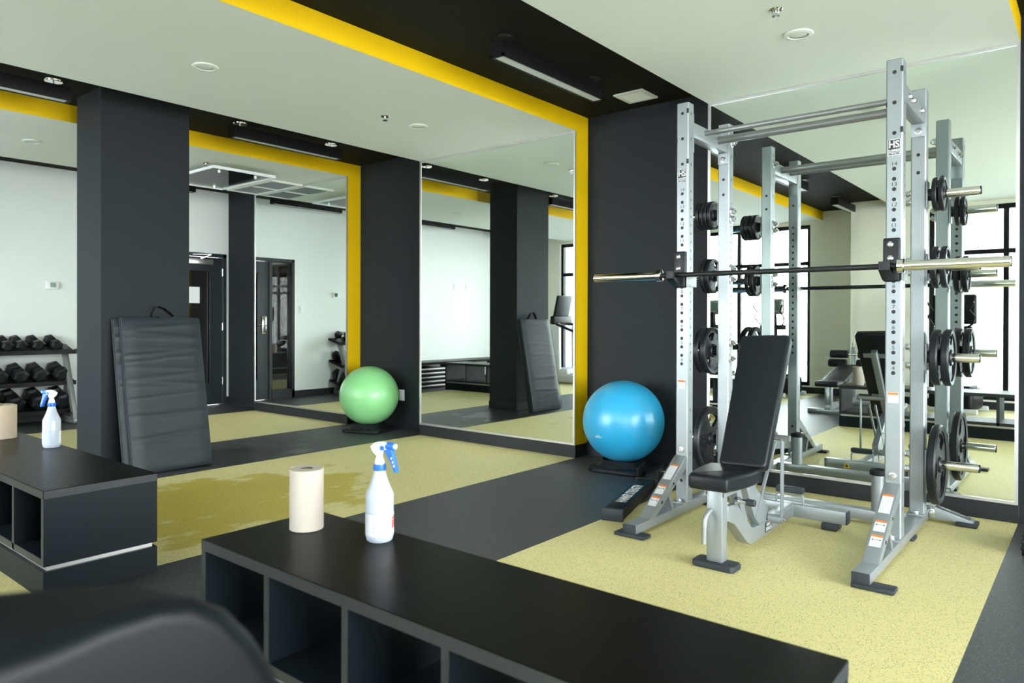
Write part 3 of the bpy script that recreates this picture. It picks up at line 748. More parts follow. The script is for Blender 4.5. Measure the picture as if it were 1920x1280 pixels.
ball(-5.925, 4.873, 0.367, 0.306, 'ballgreen', 'large green exercise ball between the two mirrors', 'black square stand under the green exercise ball', 0.35)

# ================================================================== SQUAT RACK
XL0, XL1, XR0, XR1 = -1.981, -1.905, -0.840, -0.764
YF0, YF1, YB0, YB1 = 3.972, 4.048, 4.576, 4.652
ZT = 2.455
rack = thing('squat_rack', 'tall silver squat rack with numbered uprights in front of the mirror', 'squat rack', (-1.373, 4.1, 0))
def upright(x0, x1, y0, y1, front):
    b = B(); xc, yc = (x0+x1)/2, (y0+y1)/2; zb = 0.075; w = 0.003
    if front:
        fh = [2.393, 2.242, 2.091] + [1.9135-0.0508*k for k in range(21)] + [0.30, 0.2]
        hf = [circ(xc, z, 0.0098, 12) for z in fh]
    else:
        hf = [circ(xc, z, 0.0098, 12) for z in (2.09, 1.99)]
    hs = [circ(yc, 1.93-0.0508*k, 0.0048, 8, 0.0085) for k in range(22)] + [circ(yc, z, 0.0055, 8, 0.011) for z in (2.393, 2.242, 2.091, 0.62, 0.49, 0.36, 0.22)]
    ch = 0.006
    rect = lambda a, c: [(a+ch, zb), (c-ch, zb), (c-ch, ZT), (a+ch, ZT)]
    b.sheet(rect(x0, x1), hf, lambda u, v: (u, y0, v)); b.sheet(rect(x0, x1), hf, lambda u, v: (u, y1, v))
    b.sheet(rect(y0, y1), hs, lambda u, v: (x0, u, v)); b.sheet(rect(y0, y1), hs, lambda u, v: (x1, u, v))
    for (xa, ya, xb, yb) in ((x0, y0+ch, x0+ch, y0), (x1-ch, y0, x1, y0+ch), (x1, y1-ch, x1-ch, y1), (x0+ch, y1, x0, y1-ch)):
        b.face([(xa, ya, zb), (xb, yb, zb), (xb, yb, ZT), (xa, ya, ZT)])
    g = 0.005; b.box(x0+g, x1-g, y0+g, y1-g, zb+0.01, ZT-0.01, 1)  # black core stands in for the shade inside the hollow tube
    o = obj('upright', b, ['silver', 'ink'], rack, angle=20)
    obj('end_cap', B().box(x0+0.003, x1-0.003, y0+0.003, y1-0.003, ZT-0.002, ZT+0.003, 0, 0.001), 'greyrubber', o)
    if front:
        b = B()
        for z in (2.405, 2.105): b.box(x1-0.012, x1+0.0006, y0-0.0006, y0+0.004, z-0.014, z+0.014)  # black boxes stand in for shade inside the edge slots
        b.box(x0-0.0006, x0+0.006, y0-0.0006, y0+0.004, 2.225, 2.25)
        for k in range(11):
            n = 14-k
            if n in (10, 9): continue
            z = 1.9135-0.1016*k+0.0235
            text(b, str(n), 0.026, lambda u, v, h: (xc+u, y0-h, z+v), 0, sx=1.15)
        obj('number_print', b, 'ink', o)
        # maker's plate
        b = B(); pz = 2.02; px0, px1 = x0+0.008, x1-0.010
        b.box(px0, px1, y0-0.0012, y0, pz-0.04, pz+0.04, 0); b.box(px0+0.003, px1-0.003, y0-0.0018, y0-0.0011, pz-0.037, pz+0.037, 1)
        pc = (px0+px1)/2
        text(b, 'HS', 0.048, lambda u, v, h: (pc+u, y0-0.0022, pz+0.013+v), 0, sx=0.85, bold=0.03)
        text(b, 'HAMMER', 0.0165, lambda u, v, h: (pc+u, y0-0.0022, pz-0.016+v), 0, sx=0.8, bold=0.03)
        text(b, 'STRENGTH', 0.0155, lambda u, v, h: (pc+u, y0-0.0022, pz-0.029+v), 0, sx=0.66, bold=0.03)
        obj('logo_plate', b, ['label', 'ink'], o)
        b = B(); lz = 0.775
        b.box(xc-0.024, xc+0.024, y0-0.001, y0, lz-0.026, lz+0.026, 0); b.box(xc-0.023, xc+0.023, y0-0.0014, y0-0.0009, lz+0.014, lz+0.025, 1)
        for k in range(4): b.box(xc-0.020, xc+0.020-0.006*(k % 2), y0-0.0013, y0-0.0009, lz+0.006-0.008*k, lz+0.0085-0.008*k, 2)
        obj('warning_sticker', b, ['label', 'orange', 'greyink'], o)
    return o
for (a, c_) in ((XL0, XL1), (XR0, XR1)):
    upright(a, c_, YF0, YF1, True); upright(a, c_, YB0, YB1, False)

BOLT = None
def bolt(p, ax, parent=None):
    """hex bolt with washer, pointing along ax"""
    global BOLT
    if BOLT is None:
        b = B(); b.lathe([(0.019, 0), (0.019, 0.003), (0.016, 0.004)], seg=18); b.lathe([(0.0125, 0.004), (0.0125, 0.013), (0.011, 0.015)], seg=6); b.cyl((0, 0, 0.015), (0, 0, 0.02), 0.006, 8)
        BOLT = obj('bolt', b, 'zinc', None); o = BOLT
    else:
        o = BOLT.copy(); COL.objects.link(o)
    o.parent = rack if parent is None else parent
    o.location = Vector(p)-worldloc(o.parent)
    o.rotation_euler = Vector(ax).to_track_quat('Z', 'Y').to_euler()
    return o

for s, (a, c_) in ((-1, (XL0, XL1)), (1, (XR0, XR1))):
    xc = (a+c_)/2; out = a if s < 0 else c_; inn = c_ if s < 0 else a
    # floor beam
    o = obj('base_beam', B().box(a, c_, 3.365, 4.70, 0.020, 0.068, 0, 0.004), 'silver', rack)
    obj('end_cap', B().box(a+0.001, c_-0.001, 3.353, 3.366, 0.016, 0.0675, 0, 0.003), 'greyrubber', o)
    for (y, z0) in ((3.40, 0.0), (4.30, 0.0)):
        l_ = 0.05 if s < 0 else 0.0
        obj('rubber_foot', B().box(a-(l_ if y < 4 else 0), c_+(0.01 if y > 4 else 0.055 if s < 0 else 0.095), y-0.055, y+0.03, 0.0005, 0.021, 0, 0.006), 'greyrubber', rack)
    # front gusset: sloping box section
    th = 0.05
    o = obj('front_brace', B().prism([(3.52, 0.066), (3.59, 0.066), (3.972, 0.285), (3.972, 0.350), (3.955, 0.350)], 'yz', a+0.002, c_-0.002, 0, 0.003), 'silver', rack)
    d = Vector((0, 3.955-3.52, 0.350-0.066)).normalized(); nrm = Vector((0, -d.z, d.y)); p0 = Vector((xc, 3.52, 0.066))
    for (u0, u1, kind) in ((0.315, 0.44, 0), (0.195, 0.265, 1), (0.10, 0.172, 1)):
        b = B(); w = 0.025
        def Q(u, x, h): 
            v = p0 + d*u + nrm*h; return (xc+x, v.y, v.z)
        def strip(ua, ub, xa, xb, h, mi): b.face([Q(ua, xa, h), Q(ua, xb, h), Q(ub, xb, h), Q(ub, xa, h)], mi)
        strip(u0, u1, -w, w, 0.0008, 0); strip(u1-0.012, u1, -w, w, 0.0012, 1)
        if kind == 0:
            for k in range(9): strip(u0+0.008+0.0115*k, u0+0.0105+0.0115*k, -0.021, 0.021-0.007*(k % 3), 0.0012, 2)
        else:
            um = u0+0.042
            strip(um-0.001, um+0.001, -0.014, 0.014, 0.0012, 3)
            for q in (-1, 1):
                b.face([Q(um-0.006, q*0.014, 0.0012), Q(um+0.006, q*0.014, 0.0012), Q(um, q*0.021, 0.0012)], 3)
            for k in range(2): strip(u0+0.008+0.010*k, u0+0.0105+0.010*k, -0.019, 0.016, 0.0012, 2)
        obj('warning_sticker', b, ['label', 'orange', 'greyink', 'ink'], o)
    obj('brace_strut', B().beam((xc, 3.80, 0.066), (xc, 3.745, 0.175), 0.07, 0.025, (0, 1, 0)), 'silver', rack)
    for y in (3.66, 3.80):
        t_ = (y-3.59)/(3.972-3.59); z = 0.066+t_*(0.285-0.066)+0.028
        for x in (a+0.0015, c_-0.0015): obj('brace_hole', B().lathe([(0.009, 0), (0.009, 0.0012)], (x, y, z), (1 if x > xc else -1, 0, 0), 12), 'ink', rack)  # black disc painted for the shade inside the hole
    # foot flanges
    for y in ((YF0+YF1)/2, (YB0+YB1)/2):
        obj('foot_flange', B().box(a-0.006, c_+0.006, y-0.085, y+0.085, 0.068, 0.078, 0, 0.002), 'silver', rack)
        bolt((xc, y-0.062, 0.078), (0, 0, 1)); bolt((xc, y+0.062, 0.078), (0, 0, 1))
    bolt((xc, YF0, 0.383), (0, -1, 0))
    # top side member between front and rear upright
    b = B(); b.box(xc-0.033, xc+0.033, YF1, YB0, 2.262, 2.352, 0, 0.003)
    b.box(a+0.001, c_-0.001, YF1-0.0, YF1+0.006, 2.17, 2.40, 0, 0.002); b.box(a+0.001, c_-0.001, YB0-0.006, YB0, 2.19, 2.353, 0, 0.002)
    sm = obj('side_member', b, 'silver', rack)
    bolt((xc, YB0-0.006, 2.222), (0, -1, 0))
    for y in (4.15, 4.24, 4.47): bolt((inn if s > 0 else inn-0.005, y, 2.307) if False else (xc+0.033*(-s)*-1, y, 2.307), (s, 0, 0))
    for z in (2.33, 1.88, 1.83, 1.50, 1.43, 1.01, 0.905, 0.40, 0.315):
        bolt((inn, (YB0+YB1)/2, z), (-s, 0, 0)).scale = (1.5, 1.5, 1.9)
    # weight horns on the rear uprights
    for z in (1.865, 1.458, 0.955, 0.358):
        L = 0.255
        h = obj('weight_horn', B().cyl((out, (YB0+YB1)/2, z), (out+s*L, (YB0+YB1)/2, z), 0.0245, 20, 0, None, 0.002), 'chrome', rack)
        obj('horn_bracket', B().box(min(out, out+s*0.008), max(out, out+s*0.008), YB0+0.004, YB1-0.004, z-0.075, z+0.075, 0, 0.002), 'silver', h)
        obj('end_cap', B().cyl((out+s*L, (YB0+YB1)/2, z), (out+s*(L+0.004), (YB0+YB1)/2, z), 0.023, 16), 'rubber', h)
        obj('stop_collar', B().cyl((out+s*0.008, (YB0+YB1)/2, z), (out+s*0.032, (YB0+YB1)/2, z), 0.034, 20), 'rubber', h)
    # outrigger foot
    xo = out; y = 4.775
    b = B(); b.prism([(xo-s*0.03, 0.022), (xo+s*0.215, 0.020), (xo+s*0.215, 0.034), (xo+s*0.012, 0.094), (xo-s*0.03, 0.094)], 'xz', y-0.04, y+0.04, 0, 0.003)
    og = obj('outrigger', b, 'silver', rack)
    obj('rubber_foot', B().box(min(xo+s*0.13, xo+s*0.235), max(xo+s*0.13, xo+s*0.235), y-0.055, y+0.055, 0.0005, 0.026, 0, 0.008), 'greyrubber', og)
    b = B()
    def Q(u, v, h): return (xo+s*(0.028+u), y+v, 0.0902-u*0.2956+0.0008+h)
    b.face([Q(0, -0.03, 0), Q(0.17, -0.03, 0), Q(0.17, 0.03, 0), Q(0, 0.03, 0)], 0)
    text(b, 'HAMMER STRENGTH', 0.026, lambda u, v, h: Q(0.085+s*u, s*v, 0.001), 1, sx=0.62, bold=0.02)
    obj('logo_plate', b, ['ink', 'label'], og)
    obj('hinge_bracket', B().box(min(xo, xo+s*0.03), max(xo, xo+s*0.03), y-0.05, y-0.042, 0.03, 0.10), 'zinc', og)
    bolt((xo+s*0.01, y-0.05, 0.06), (0, -1, 0))
    # upright bar storage tube
    tx = -0.975 if s > 0 else -1.77; ty = 4.47
    st = obj('storage_tube', B().cyl((tx, ty, 0.08), (tx, ty, 0.29), 0.037, 24), 'silver', rack)
    obj('collar', B().lathe([(0.046, 0.285), (0.047, 0.288), (0.047, 0.312), (0.044, 0.316), (0.033, 0.316), (0.033, 0.29)], (tx, ty, 0), seg=24), 'rubber', st)
    obj('tube_bracket', B().beam((tx+s*0.03, ty, 0.225), (inn+s*0.0, YB0+0.01, 0.225), 0.006, 0.06), 'silver', st)
obj('rear_crossbeam', B().box(XL1, XR0, 4.44, 4.51, 0.022, 0.082, 0, 0.004), 'silver', rack)
for x in (-1.33, -1.18):
    obj('beam_hole', B().lathe([(0.010, 0), (0.010, 0.0014)], (x, 4.4395, 0.052), (0, -1, 0), 14), 'ink', rack)  # shade inside the hole put on as a black disc
# pull-up bars
obj('pull_up_bar', B().cyl((XL1-0.03, 4.22, 2.318), (XR0+0.03, 4.22, 2.318), 0.0165, 18), 'greytube', rack)
obj('pull_up_bar', B().cyl((XL1-0.03, 4.42, 2.313), (XR0+0.03, 4.42, 2.313), 0.0245, 20), 'greytube', rack)

# J hooks
def jhook(x0, x1, lab):
    xc = (x0+x1)/2
    t = thing('bar_hook', lab, 'bar hook', (xc, 3.93, 1.35), 'bar hooks on the squat rack')
    a, c_ = x0-0.006, x1-0.006; yf = YF0-0.001
    b = B(); b.box(a, c_, yf-0.028, yf, 1.352, 1.568, 0, 0.008, 3)
    pl = obj('back_plate', b, 'rubber', t)
    b = B(); yb = yf-0.027
    b.prism([(yb, 1.445), (yb, 1.358), (yb-0.012, 1.358), (yb-0.088, 1.398), (yb-0.094, 1.404), (yb-0.094, 1.446), (yb-0.082, 1.446), (yb-0.076, 1.414), (yb-0.044, 1.4075)], 'yz', a, a+0.05, 0, 0.003)
    obj('hook', b, 'rubber', t)
    for z in (1.536, 1.467):
        obj('bolt_head', B().lathe([(0.0, 0.007), (0.009, 0.006), (0.0145, 0.003), (0.0145, 0.0)], (a+0.034, yf-0.028, z), (0, -1, 0), 20, cap=False), 'zinc', pl)
    obj('side_plate', B().box(x1+0.001, x1+0.007, YF0-0.028, YF1+0.03, 1.357, 1.42, 0, 0.002), 'greytube', t)
jhook(XL0, XL1, 'black bar hook on the left front upright of the squat rack')
jhook(XR0, XR1, 'black bar hook on the right front upright of the squat rack')

# barbell
bar = thing('barbell', 'long barbell with chrome sleeves resting across the squat rack hooks', 'barbell', (-1.41, 3.9, 1.40))
bz, by = 1.4245, 3.901
obj('shaft', B().cyl((-2.06, by, bz), (-0.74, by, bz), 0.0145, 18), 'blacksteel', bar)
for s, xi, xe in ((-1, -2.052, -2.511), (1, -0.757, -0.312)):
    sl = obj('sleeve', B().lathe([(0.0225, 0), (0.025, 0.002), (0.025, abs(xe-xi)-0.003), (0.022, abs(xe-xi))], (xi, by, bz), (s, 0, 0), 28), 'chrome', bar)
    obj('collar', B().lathe([(0.030, -0.004), (0.036, 0), (0.036, 0.026), (0.030, 0.030)], (xi-s*0.012, by, bz), (s, 0, 0), 28), 'chrome', sl)
    obj('end_ring', B().lathe([(0.0, 0.0008), (0.019, 0.0008), (0.019, 0)], (xe, by, bz), (s, 0, 0), 20, cap=False), 'blacksteel', sl)

# weight plates
PL = {}
def plate_mesh(r, th):
    key = (r, th)
    b = B(); h = th/2; hub = 0.040 if r > 0.12 else 0.034
    # rim
    rw = 0.16*r
    b.lathe([(r-rw, -h*0.75), (r-0.25*rw, -h), (r, -h*0.6), (r, h*0.6), (r-0.25*rw, h), (r-rw, h*0.75), (r-rw, -h*0.75)], (0, 0, 0), (1, 0, 0), 56, cap=False)
    # hub
    b.lathe([(0.0255, -h*0.95), (hub, -h*0.95), (hub+0.006, -h*0.6), (hub+0.006, h*0.6), (hub, h*0.95), (0.0255, h*0.95), (0.0255, -h*0.95)], (0, 0, 0), (1, 0, 0), 32, cap=False)
    ro, ri = r-rw+0.001, hub+0.004
    holes = []
    if r > 0.11:
        for k in range(3):
            c0 = 2*PI*k/3+PI/2; a = 0.52 if r > 0.2 else 0.42
            r1, r2 = ri+0.30*(ro-ri), ro-0.10*(ro-ri)
            hh = [(r2*math.cos(c0+a*(q/6-1)), r2*math.sin(c0+a*(q/6-1))) for q in range(13)]
            hh += [(r1*math.cos(c0-0.6*a*(q/4-1)), r1*math.sin(c0-0.6*a*(q/4-1))) for q in range(9)]
            holes.append(hh)
    for x in (-h*0.45, h*0.45):
        b.sheet(circ(0, 0, ro, 48), holes+[circ(0, 0, ri, 24)], lambda u, v: (x, u, v))
    for hh in holes:
        n = len(hh)
        for k in range(n):
            (u, v), (p, q) = hh[k], hh[(k+1) % n]
            b.face([(-h*0.45, u, v), (-h*0.45, p, q), (h*0.45, p, q), (h*0.45, u, v)])
    # raised marks round the face
    for sx in (-1, 1):
        for k in range(3):
            for q in range(5):
                a = 2*PI*k/3-PI/6+0.11*(q-2)+PI; rr = ro-0.35*(ro-ri)
                b.box(sx*h*0.45-0.001, sx*h*0.45+0.001, -0.02*r, 0.02*r, rr-0.05*r, rr+0.05*r, 0, 0, 2, Matrix.Rotation(a, 4, 'X'))
    return b
def plate(side, z, x, r, th, lab, rot):
    key = (r, th)
    if key not in PL:
        o = obj('weight_plate', plate_mesh(r, th), 'rubber'); PL[key] = o
    else:
        o = PL[key].copy(); COL.objects.link(o)
    o.location = (x, (YB0+YB1)/2, z-(0.0255-0.0247)); o.rotation_euler = (rot, 0, 0)
    return tag(o, lab, 'weight plate', 'rubber weight plates on the squat rack')
rows = {1: (1.865, 'top'), 2: (1.458, 'second'), 3: (0.955, 'third'), 4: (0.358, 'bottom')}
def stack(side, row, xs, r, th, size):
    z, nm = rows[row]
    for k, x in enumerate(xs):
        o = '' if len(xs) == 1 else (', innermost' if k == 0 else ', outermost' if k == len(xs)-1 else ', second from the upright' if k == 1 else ', third from the upright')
        plate(side, z, x, r, th, '%s black weight plate on the %s %s rack peg%s' % (size, nm, side, o), random.uniform(-0.4, 0.4))
stack('right', 1, (-0.718, -0.686), 0.095, 0.024, 'small')
stack('right', 2, (-0.716, -0.672), 0.117, 0.030, 'medium')
stack('right', 3, (-0.708, -0.655), 0.157, 0.040, 'large')
stack('right', 4, (-0.706,), 0.222, 0.044, 'largest')
stack('left', 1, (-2.026, -2.054, -2.082, -2.112), 0.095, 0.024, 'small')
stack('left', 2, (-2.030, -2.068), 0.117, 0.030, 'medium')
stack('left', 3, (-2.036, -2.088), 0.157, 0.040, 'large')
stack('left', 4, (-2.05,), 0.222, 0.044, 'largest')

# loose spotter arm on the floor
def spotter():
    p, q = Vector((-2.172, 3.56, 0.0)), Vector((-2.49, 4.66, 0.0))
    t = thing('spotter_arm', 'black spotter arm with white lettering lying on the floor beside the rack foot', 'spotter arm', (-2.3, 4.1, 0.0))
    d = (q-p).normalized(); s = Vector((d.y, -d.x, 0)); up = Vector((0, 0, 1))
    def W(u, v, h): return p + d*u + s*v + up*h
    L = (q-p).length
    a = B(); a.beam(W(0.03, 0, 0.034), W(L*0.78, 0, 0.034), 0.115, 0.062, (0, 0, 1), 0, 0.004); obj('arm', a, 'blackmetal', t)
    a = B(); a.beam(W(0.0, 0, 0.037), W(0.03, 0, 0.037), 0.125, 0.072, (0, 0, 1), 0, 0.004)
    e = obj('end_cap', a, 'greyrubber', t)
    obj('screw_hole', B().lathe([(0.006, 0), (0.006, 0.001)], W(-0.0005, 0.03, 0.035), -d, 12), 'ink', e)  # black disc for the shaded inside of the hole
    b = B(); c0 = 0.44
    text(b, 'HAMMER STRENGTH', 0.085, lambda u, v, h: W(c0+u, -v, 0.0665), 0, sx=0.60, bold=0.035)
    obj('lettering', b, 'paper', t)
    b = B(); b.beam(W(L*0.78, 0.0, 0.036), W(L*0.80, 0.0, 0.036), 0.16, 0.07, (0, 0, 1), 0, 0.003)
    b.beam(W(L*0.80, 0.07, 0.066), W(L*1.0, 0.07, 0.066), 0.010, 0.13, (0, 0, 1), 0, 0.003); b.beam(W(L*0.80, -0.07, 0.066), W(L*1.0, -0.07, 0.066), 0.010, 0.13, (0, 0, 1), 0, 0.003)
    br = obj('hook_bracket', b, 'blackmetal', t)
    obj('locking_pin', B().cyl(W(L*0.93, 0.078, 0.09), W(L*0.93, 0.14, 0.09), 0.012, 14), 'chrome', t)
spotter()

# ================================================================== ADJUSTABLE BENCH
def pad(c, w0, w1, L, th, ax, nrm, bev, rad=0.03):
    """upholstered pad: centre of lower edge c, widths, length, along ax, facing nrm"""
    ax, nrm = Vector(ax).normalized(), Vector(nrm).normalized(); s = ax.cross(nrm).normalized()
    pts = []
    def corner(cx, cy, a0, n=6):
        for k in range(n+1):
            a = a0+PI/2*k/n; pts.append((cx+rad*math.cos(a), cy+rad*math.sin(a)))
    corner(w1/2-rad, L-rad, 0); corner(-w1/2+rad, L-rad, PI/2); corner(-w0/2+rad, rad, PI); corner(w0/2-rad, rad, 1.5*PI)
    b = B(); b.prism(pts, 'xy', -th, 0, 0, bev, 4)
    M4 = Matrix((( s.x, ax.x, nrm.x, c[0]), (s.y, ax.y, nrm.y, c[1]), (s.z, ax.z, nrm.z, c[2]), (0, 0, 0, 1)))
    return b.move(M4)

ab = thing('adjustable_bench', 'silver framed incline bench with black pads standing inside the squat rack', 'weight bench', (-1.37, 3.7, 0))
bxc = -1.392
bot, top = Vector((-1.362, 3.43, 0.445)), Vector((-1.392, 3.835, 1.085))
axb = top-bot; nb = Vector((0.0, -axb.z, axb.y)); nb = (nb-axb*nb.dot(axb)/axb.length_squared)
obj('back_pad', pad(bot, 0.235, 0.262, axb.length, 0.062, axb, nb, 0.016, 0.028), 'vinyl', ab, angle=60)
# seat: narrower at the nose
b = B(); sp = []
pts = [(-0.075, 0.0), (0.075, 0.0), (0.105, 0.03), (0.135, 0.20), (0.138, 0.33), (0.12, 0.37), (-0.12, 0.37), (-0.138, 0.33), (-0.135, 0.20), (-0.105, 0.03)]
sm = []
n = len(pts)
for i in range(n):
    p0, p1, p2, p3 = [Vector(pts[(i+k-1) % n]) for k in range(4)]
    for q in range(4):
        tt = q/4; sm.append(tuple(0.5*((2*p1)+(-p0+p2)*tt+(2*p0-5*p1+4*p2-p3)*tt*tt+(-p0+3*p1-3*p2+p3)*tt**3)))
b.prism(sm, 'xy', 0, 0.075, 0, 0.020, 4)
b.move(Matrix.Translation((-1.378, 3.075, 0.384)) @ Matrix.Diagonal((0.93, 0.97, 0.96, 1)) @ Matrix.Rotation(math.radians(-1.5), 4, 'X') @ Matrix.Rotation(math.radians(2), 4, 'Z'))
obj('seat_pad', b, 'vinyl', ab, angle=60)
px0, px1 = -1.432, -1.356
obj('front_post', B().box(px0, px1, 3.19, 3.255, 0.03, 0.372, 0, 0.005), 'silver', ab)
b = B(); b.prism([(px0-0.03, 3.165), (px1+0.07, 3.165), (px1+0.085, 3.18), (px1+0.085, 3.255), (px1+0.07, 3.27), (px0-0.03, 3.27), (px0-0.045, 3.255), (px0-0.045, 3.18)], 'xy', 0.0005, 0.030, 0, 0.006)
b.move(Matrix.Translation((-0.02, 0, 0)))
obj('front_foot', b, 'greyrubber', ab)
obj('seat_hinge', B().cyl((px0-0.004, 3.225, 0.372), (px1+0.004, 3.225, 0.372), 0.034, 20).box(px0-0.010, px0-0.004, 3.195, 3.33, 0.34, 0.405, 0, 0.002).box(px1+0.004, px1+0.010, 3.195, 3.36, 0.335, 0.405, 0, 0.002), 'silver', ab)
hb = [(-1.41, 3.192, 0.27), (-1.41, 3.165, 0.268), (-1.412, 3.145, 0.255), (-1.414, 3.135, 0.235), (-1.416, 3.132, 0.20), (-1.418, 3.132, 0.125)]
obj('carry_handle', B().tube(hb, 0.0115, 12), 'silver', ab)
# main frame: dips down and runs back
b = B(); b.prism([(3.25, 0.285), (3.25, 0.215), (3.33, 0.185), (3.50, 0.055), (3.545, 0.035), (3.60, 0.034), (4.22, 0.046), (4.22, 0.112), (3.66, 0.108), (3.585, 0.112), (3.55, 0.122), (3.36, 0.275)], 'yz', -1.412, -1.352, 0, 0.004)
mf = obj('main_frame', b, 'silver', ab)
b = B(); b.box(-1.3518, -1.3500, 3.735, 3.825, 0.052, 0.104, 0)
for k in range(2): text(b, ('HAMMER', 'STRENGTH')[k], 0.026, lambda u, v, h: (-1.3495, 3.78+u, 0.090-0.024*k+v), 1, sx=0.62, bold=0.03)
obj('logo_plate', b, ['ink', 'label'], mf)
# inner brace from seat to the frame
obj('seat_brace', B().beam((-1.385, 3.36, 0.40), (-1.385, 3.50, 0.155), 0.05, 0.045, (0, 1, 0), 0, 0.003), 'silver', ab)
obj('back_carrier', B().prism([(3.46, 0.385), (3.50, 0.40), (3.80, 0.175), (3.80, 0.085), (3.70, 0.085), (3.60, 0.165)], 'yz', -1.405, -1.358, 0, 0.004), 'silver', ab)
b = B(); b.cyl((-1.352, 3.345, 0.295), (-1.292, 3.345, 0.295), 0.012, 14); b.cyl((-1.352, 3.345, 0.295), (-1.335, 3.345, 0.295), 0.020, 16)
pk = obj('adjustment_pin', b, 'zinc', ab)
obj('grip', B().cyl((-1.30, 3.345, 0.295), (-1.258, 3.345, 0.295), 0.017, 16, 0, None, 0.003), 'greyrubber', pk)
obj('sleeve_tube', B().cyl((-1.40, 3.545, 0.345), (-1.37, 3.66, 0.255), 0.019, 14), 'silver', ab)
# support struts from the frame to the back pad
for x in (-1.285, -1.49):
    obj('back_strut', B().beam((x, 3.79, 0.11), (x, 3.79, 0.54), 0.010, 0.034, (0, 1, 0), 0, 0.002), 'silver', ab)
obj('strut_pivot', B().cyl((-1.352, 3.79, 0.12), (-1.288, 3.79, 0.12), 0.024, 18), 'silver', ab)
bolt((-1.280, 3.79, 0.12), (1, 0, 0), ab)
obj('strut_crossbar', B().cyl((-1.52, 3.79, 0.545), (-1.245, 3.79, 0.545), 0.016, 16), 'greytube', ab)
# frame behind the back pad
nn = nb.normalized(); aa = axb.normalized()
b = B(); p_ = bot+aa*0.02-nn*0.09; q_ = bot+aa*(axb.length-0.14)-nn*0.09
b.beam(p_, q_, 0.045, 0.05, nn, 0, 0.004)
b.beam(bot+aa*0.56-nn*0.066+Vector((-0.09, 0, 0)), bot+aa*0.56-nn*0.066+Vector((0.09, 0, 0)), 0.04, 0.008, nn)
b.beam(bot+aa*0.16-nn*0.066+Vector((-0.09, 0, 0)), bot+aa*0.16-nn*0.066+Vector((0.09, 0, 0)), 0.04, 0.008, nn)
obj('pad_frame', b, 'silver', ab)
obj('ladder_rack', B().beam((-1.405, 3.62, 0.16), (-1.405, 3.90, 0.50), 0.012, 0.02).beam((-1.36, 3.62, 0.16), (-1.36, 3.90, 0.50), 0.012, 0.02), 'silver', ab)
rs = obj('rear_stabilizer', B().box(-1.63, -1.075, 4.185, 4.25, 0.040, 0.112, 0, 0.004), 'silver', ab)
for x in (-1.075, -1.636): obj('end_cap', B().box(x, x+0.006, 4.187, 4.248, 0.042, 0.110), 'greyrubber', rs)
for x in (-1.20, -1.585): obj('rubber_foot', B().box(x, x+0.085, 4.165, 4.27, 0.0005, 0.040, 0, 0.008), 'greyrubber', rs)
b = B(); b.tube([(-1.455, 4.20, 0.112), (-1.455, 4.20, 0.160), (-1.445, 4.20, 0.168), (-1.315, 4.20, 0.168), (-1.305, 4.20, 0.160), (-1.305, 4.20, 0.112)], 0.006, 8)
fr = obj('foot_bracket', b, 'silver', ab)
obj('foot_pad', B().box(-1.455, -1.305, 4.18, 4.23, 0.173, 0.205, 0, 0.006), 'greyrubber', fr)
b = B(); b.face([(-1.50, 4.2512, 0.055), (-1.45, 4.2512, 0.055), (-1.475, 4.2512, 0.098)], 0); b.face([(-1.487, 4.2516, 0.062), (-1.463, 4.2516, 0.062), (-1.475, 4.2516, 0.084)], 1)
obj('warning_sticker', b, ['tri', 'ink'], rs)

# ================================================================== FOREGROUND BENCH (blurred)
fb = thing('weight_bench', 'blurred black padded bench backrest in the bottom left corner, close to the camera', 'weight bench', (-0.62, 0.22, 0))
near = [(0.0, .40), (.33, .40), (.40, .5), (.412, .65), (.402, .755), (.388, .805), (.378, .829), (.362, .858), (.335, .894), (.306, .915), (.274, .922), (.233, .921), (.196, .915), (.163, .913), (.144, .911), (.121, .907), (.05, .895), (-.02, .86), (-.05, .75), (-.04, .5)]
far = [(0.0, .40), (.36, .40), (.44, .5), (.462, .63), (.455, .72), (.441, .764), (.422, .801), (.398, .838), (.369, .868), (.331, .893), (.296, .911), (.255, .926), (.218, .935), (.187, .941), (.166, .942), (.14, .939), (.05, .925), (-.03, .88), (-.06, .77), (-.05, .5)]
tb = bmesh.new(); rn = [tb.verts.new((-0.60, y, z)) for y, z in near]; rf = [tb.verts.new((-0.69, y, z)) for y, z in far]
tb.faces.new(rn); tb.faces.new(rf[::-1])
for k in range(len(rn)): tb.faces.new([rn[k], rf[k], rf[(k+1) % len(rn)], rn[(k+1) % len(rn)]])
bmesh.ops.recalc_face_normals(tb, faces=tb.faces[:])
bmesh.ops.bevel(tb, geom=[q_ for q_ in tb.edges if all(v in rn for v in q_.verts) or all(v in rf for v in q_.verts)], offset=0.02, segments=5, affect='EDGES', profile=0.5)
obj('back_pad', B().merge(tb), 'padvinyl', fb, angle=60)
b = B(); b.box(-0.56, -0.22, 0.03, 0.35, 0.40, 0.46, 0, 0.02, 4); obj('seat_pad', b, 'vinyl', fb, angle=60)
obj('frame', B().beam((-0.70, 0.19, 0.05), (-0.69, 0.19, 0.75), 0.06, 0.05, (0, 1, 0)).box(-0.72, -0.25, 0.16, 0.22, 0.05, 0.11).beam((-0.34, 0.19, 0.08), (-0.36, 0.19, 0.40), 0.06, 0.05, (0, 1, 0)), 'silver', fb)
for x in (-0.72, -0.28): obj('foot_bar', B().box(x-0.03, x+0.03, -0.05, 0.43, 0.0005, 0.055, 0, 0.006), 'silver', fb)

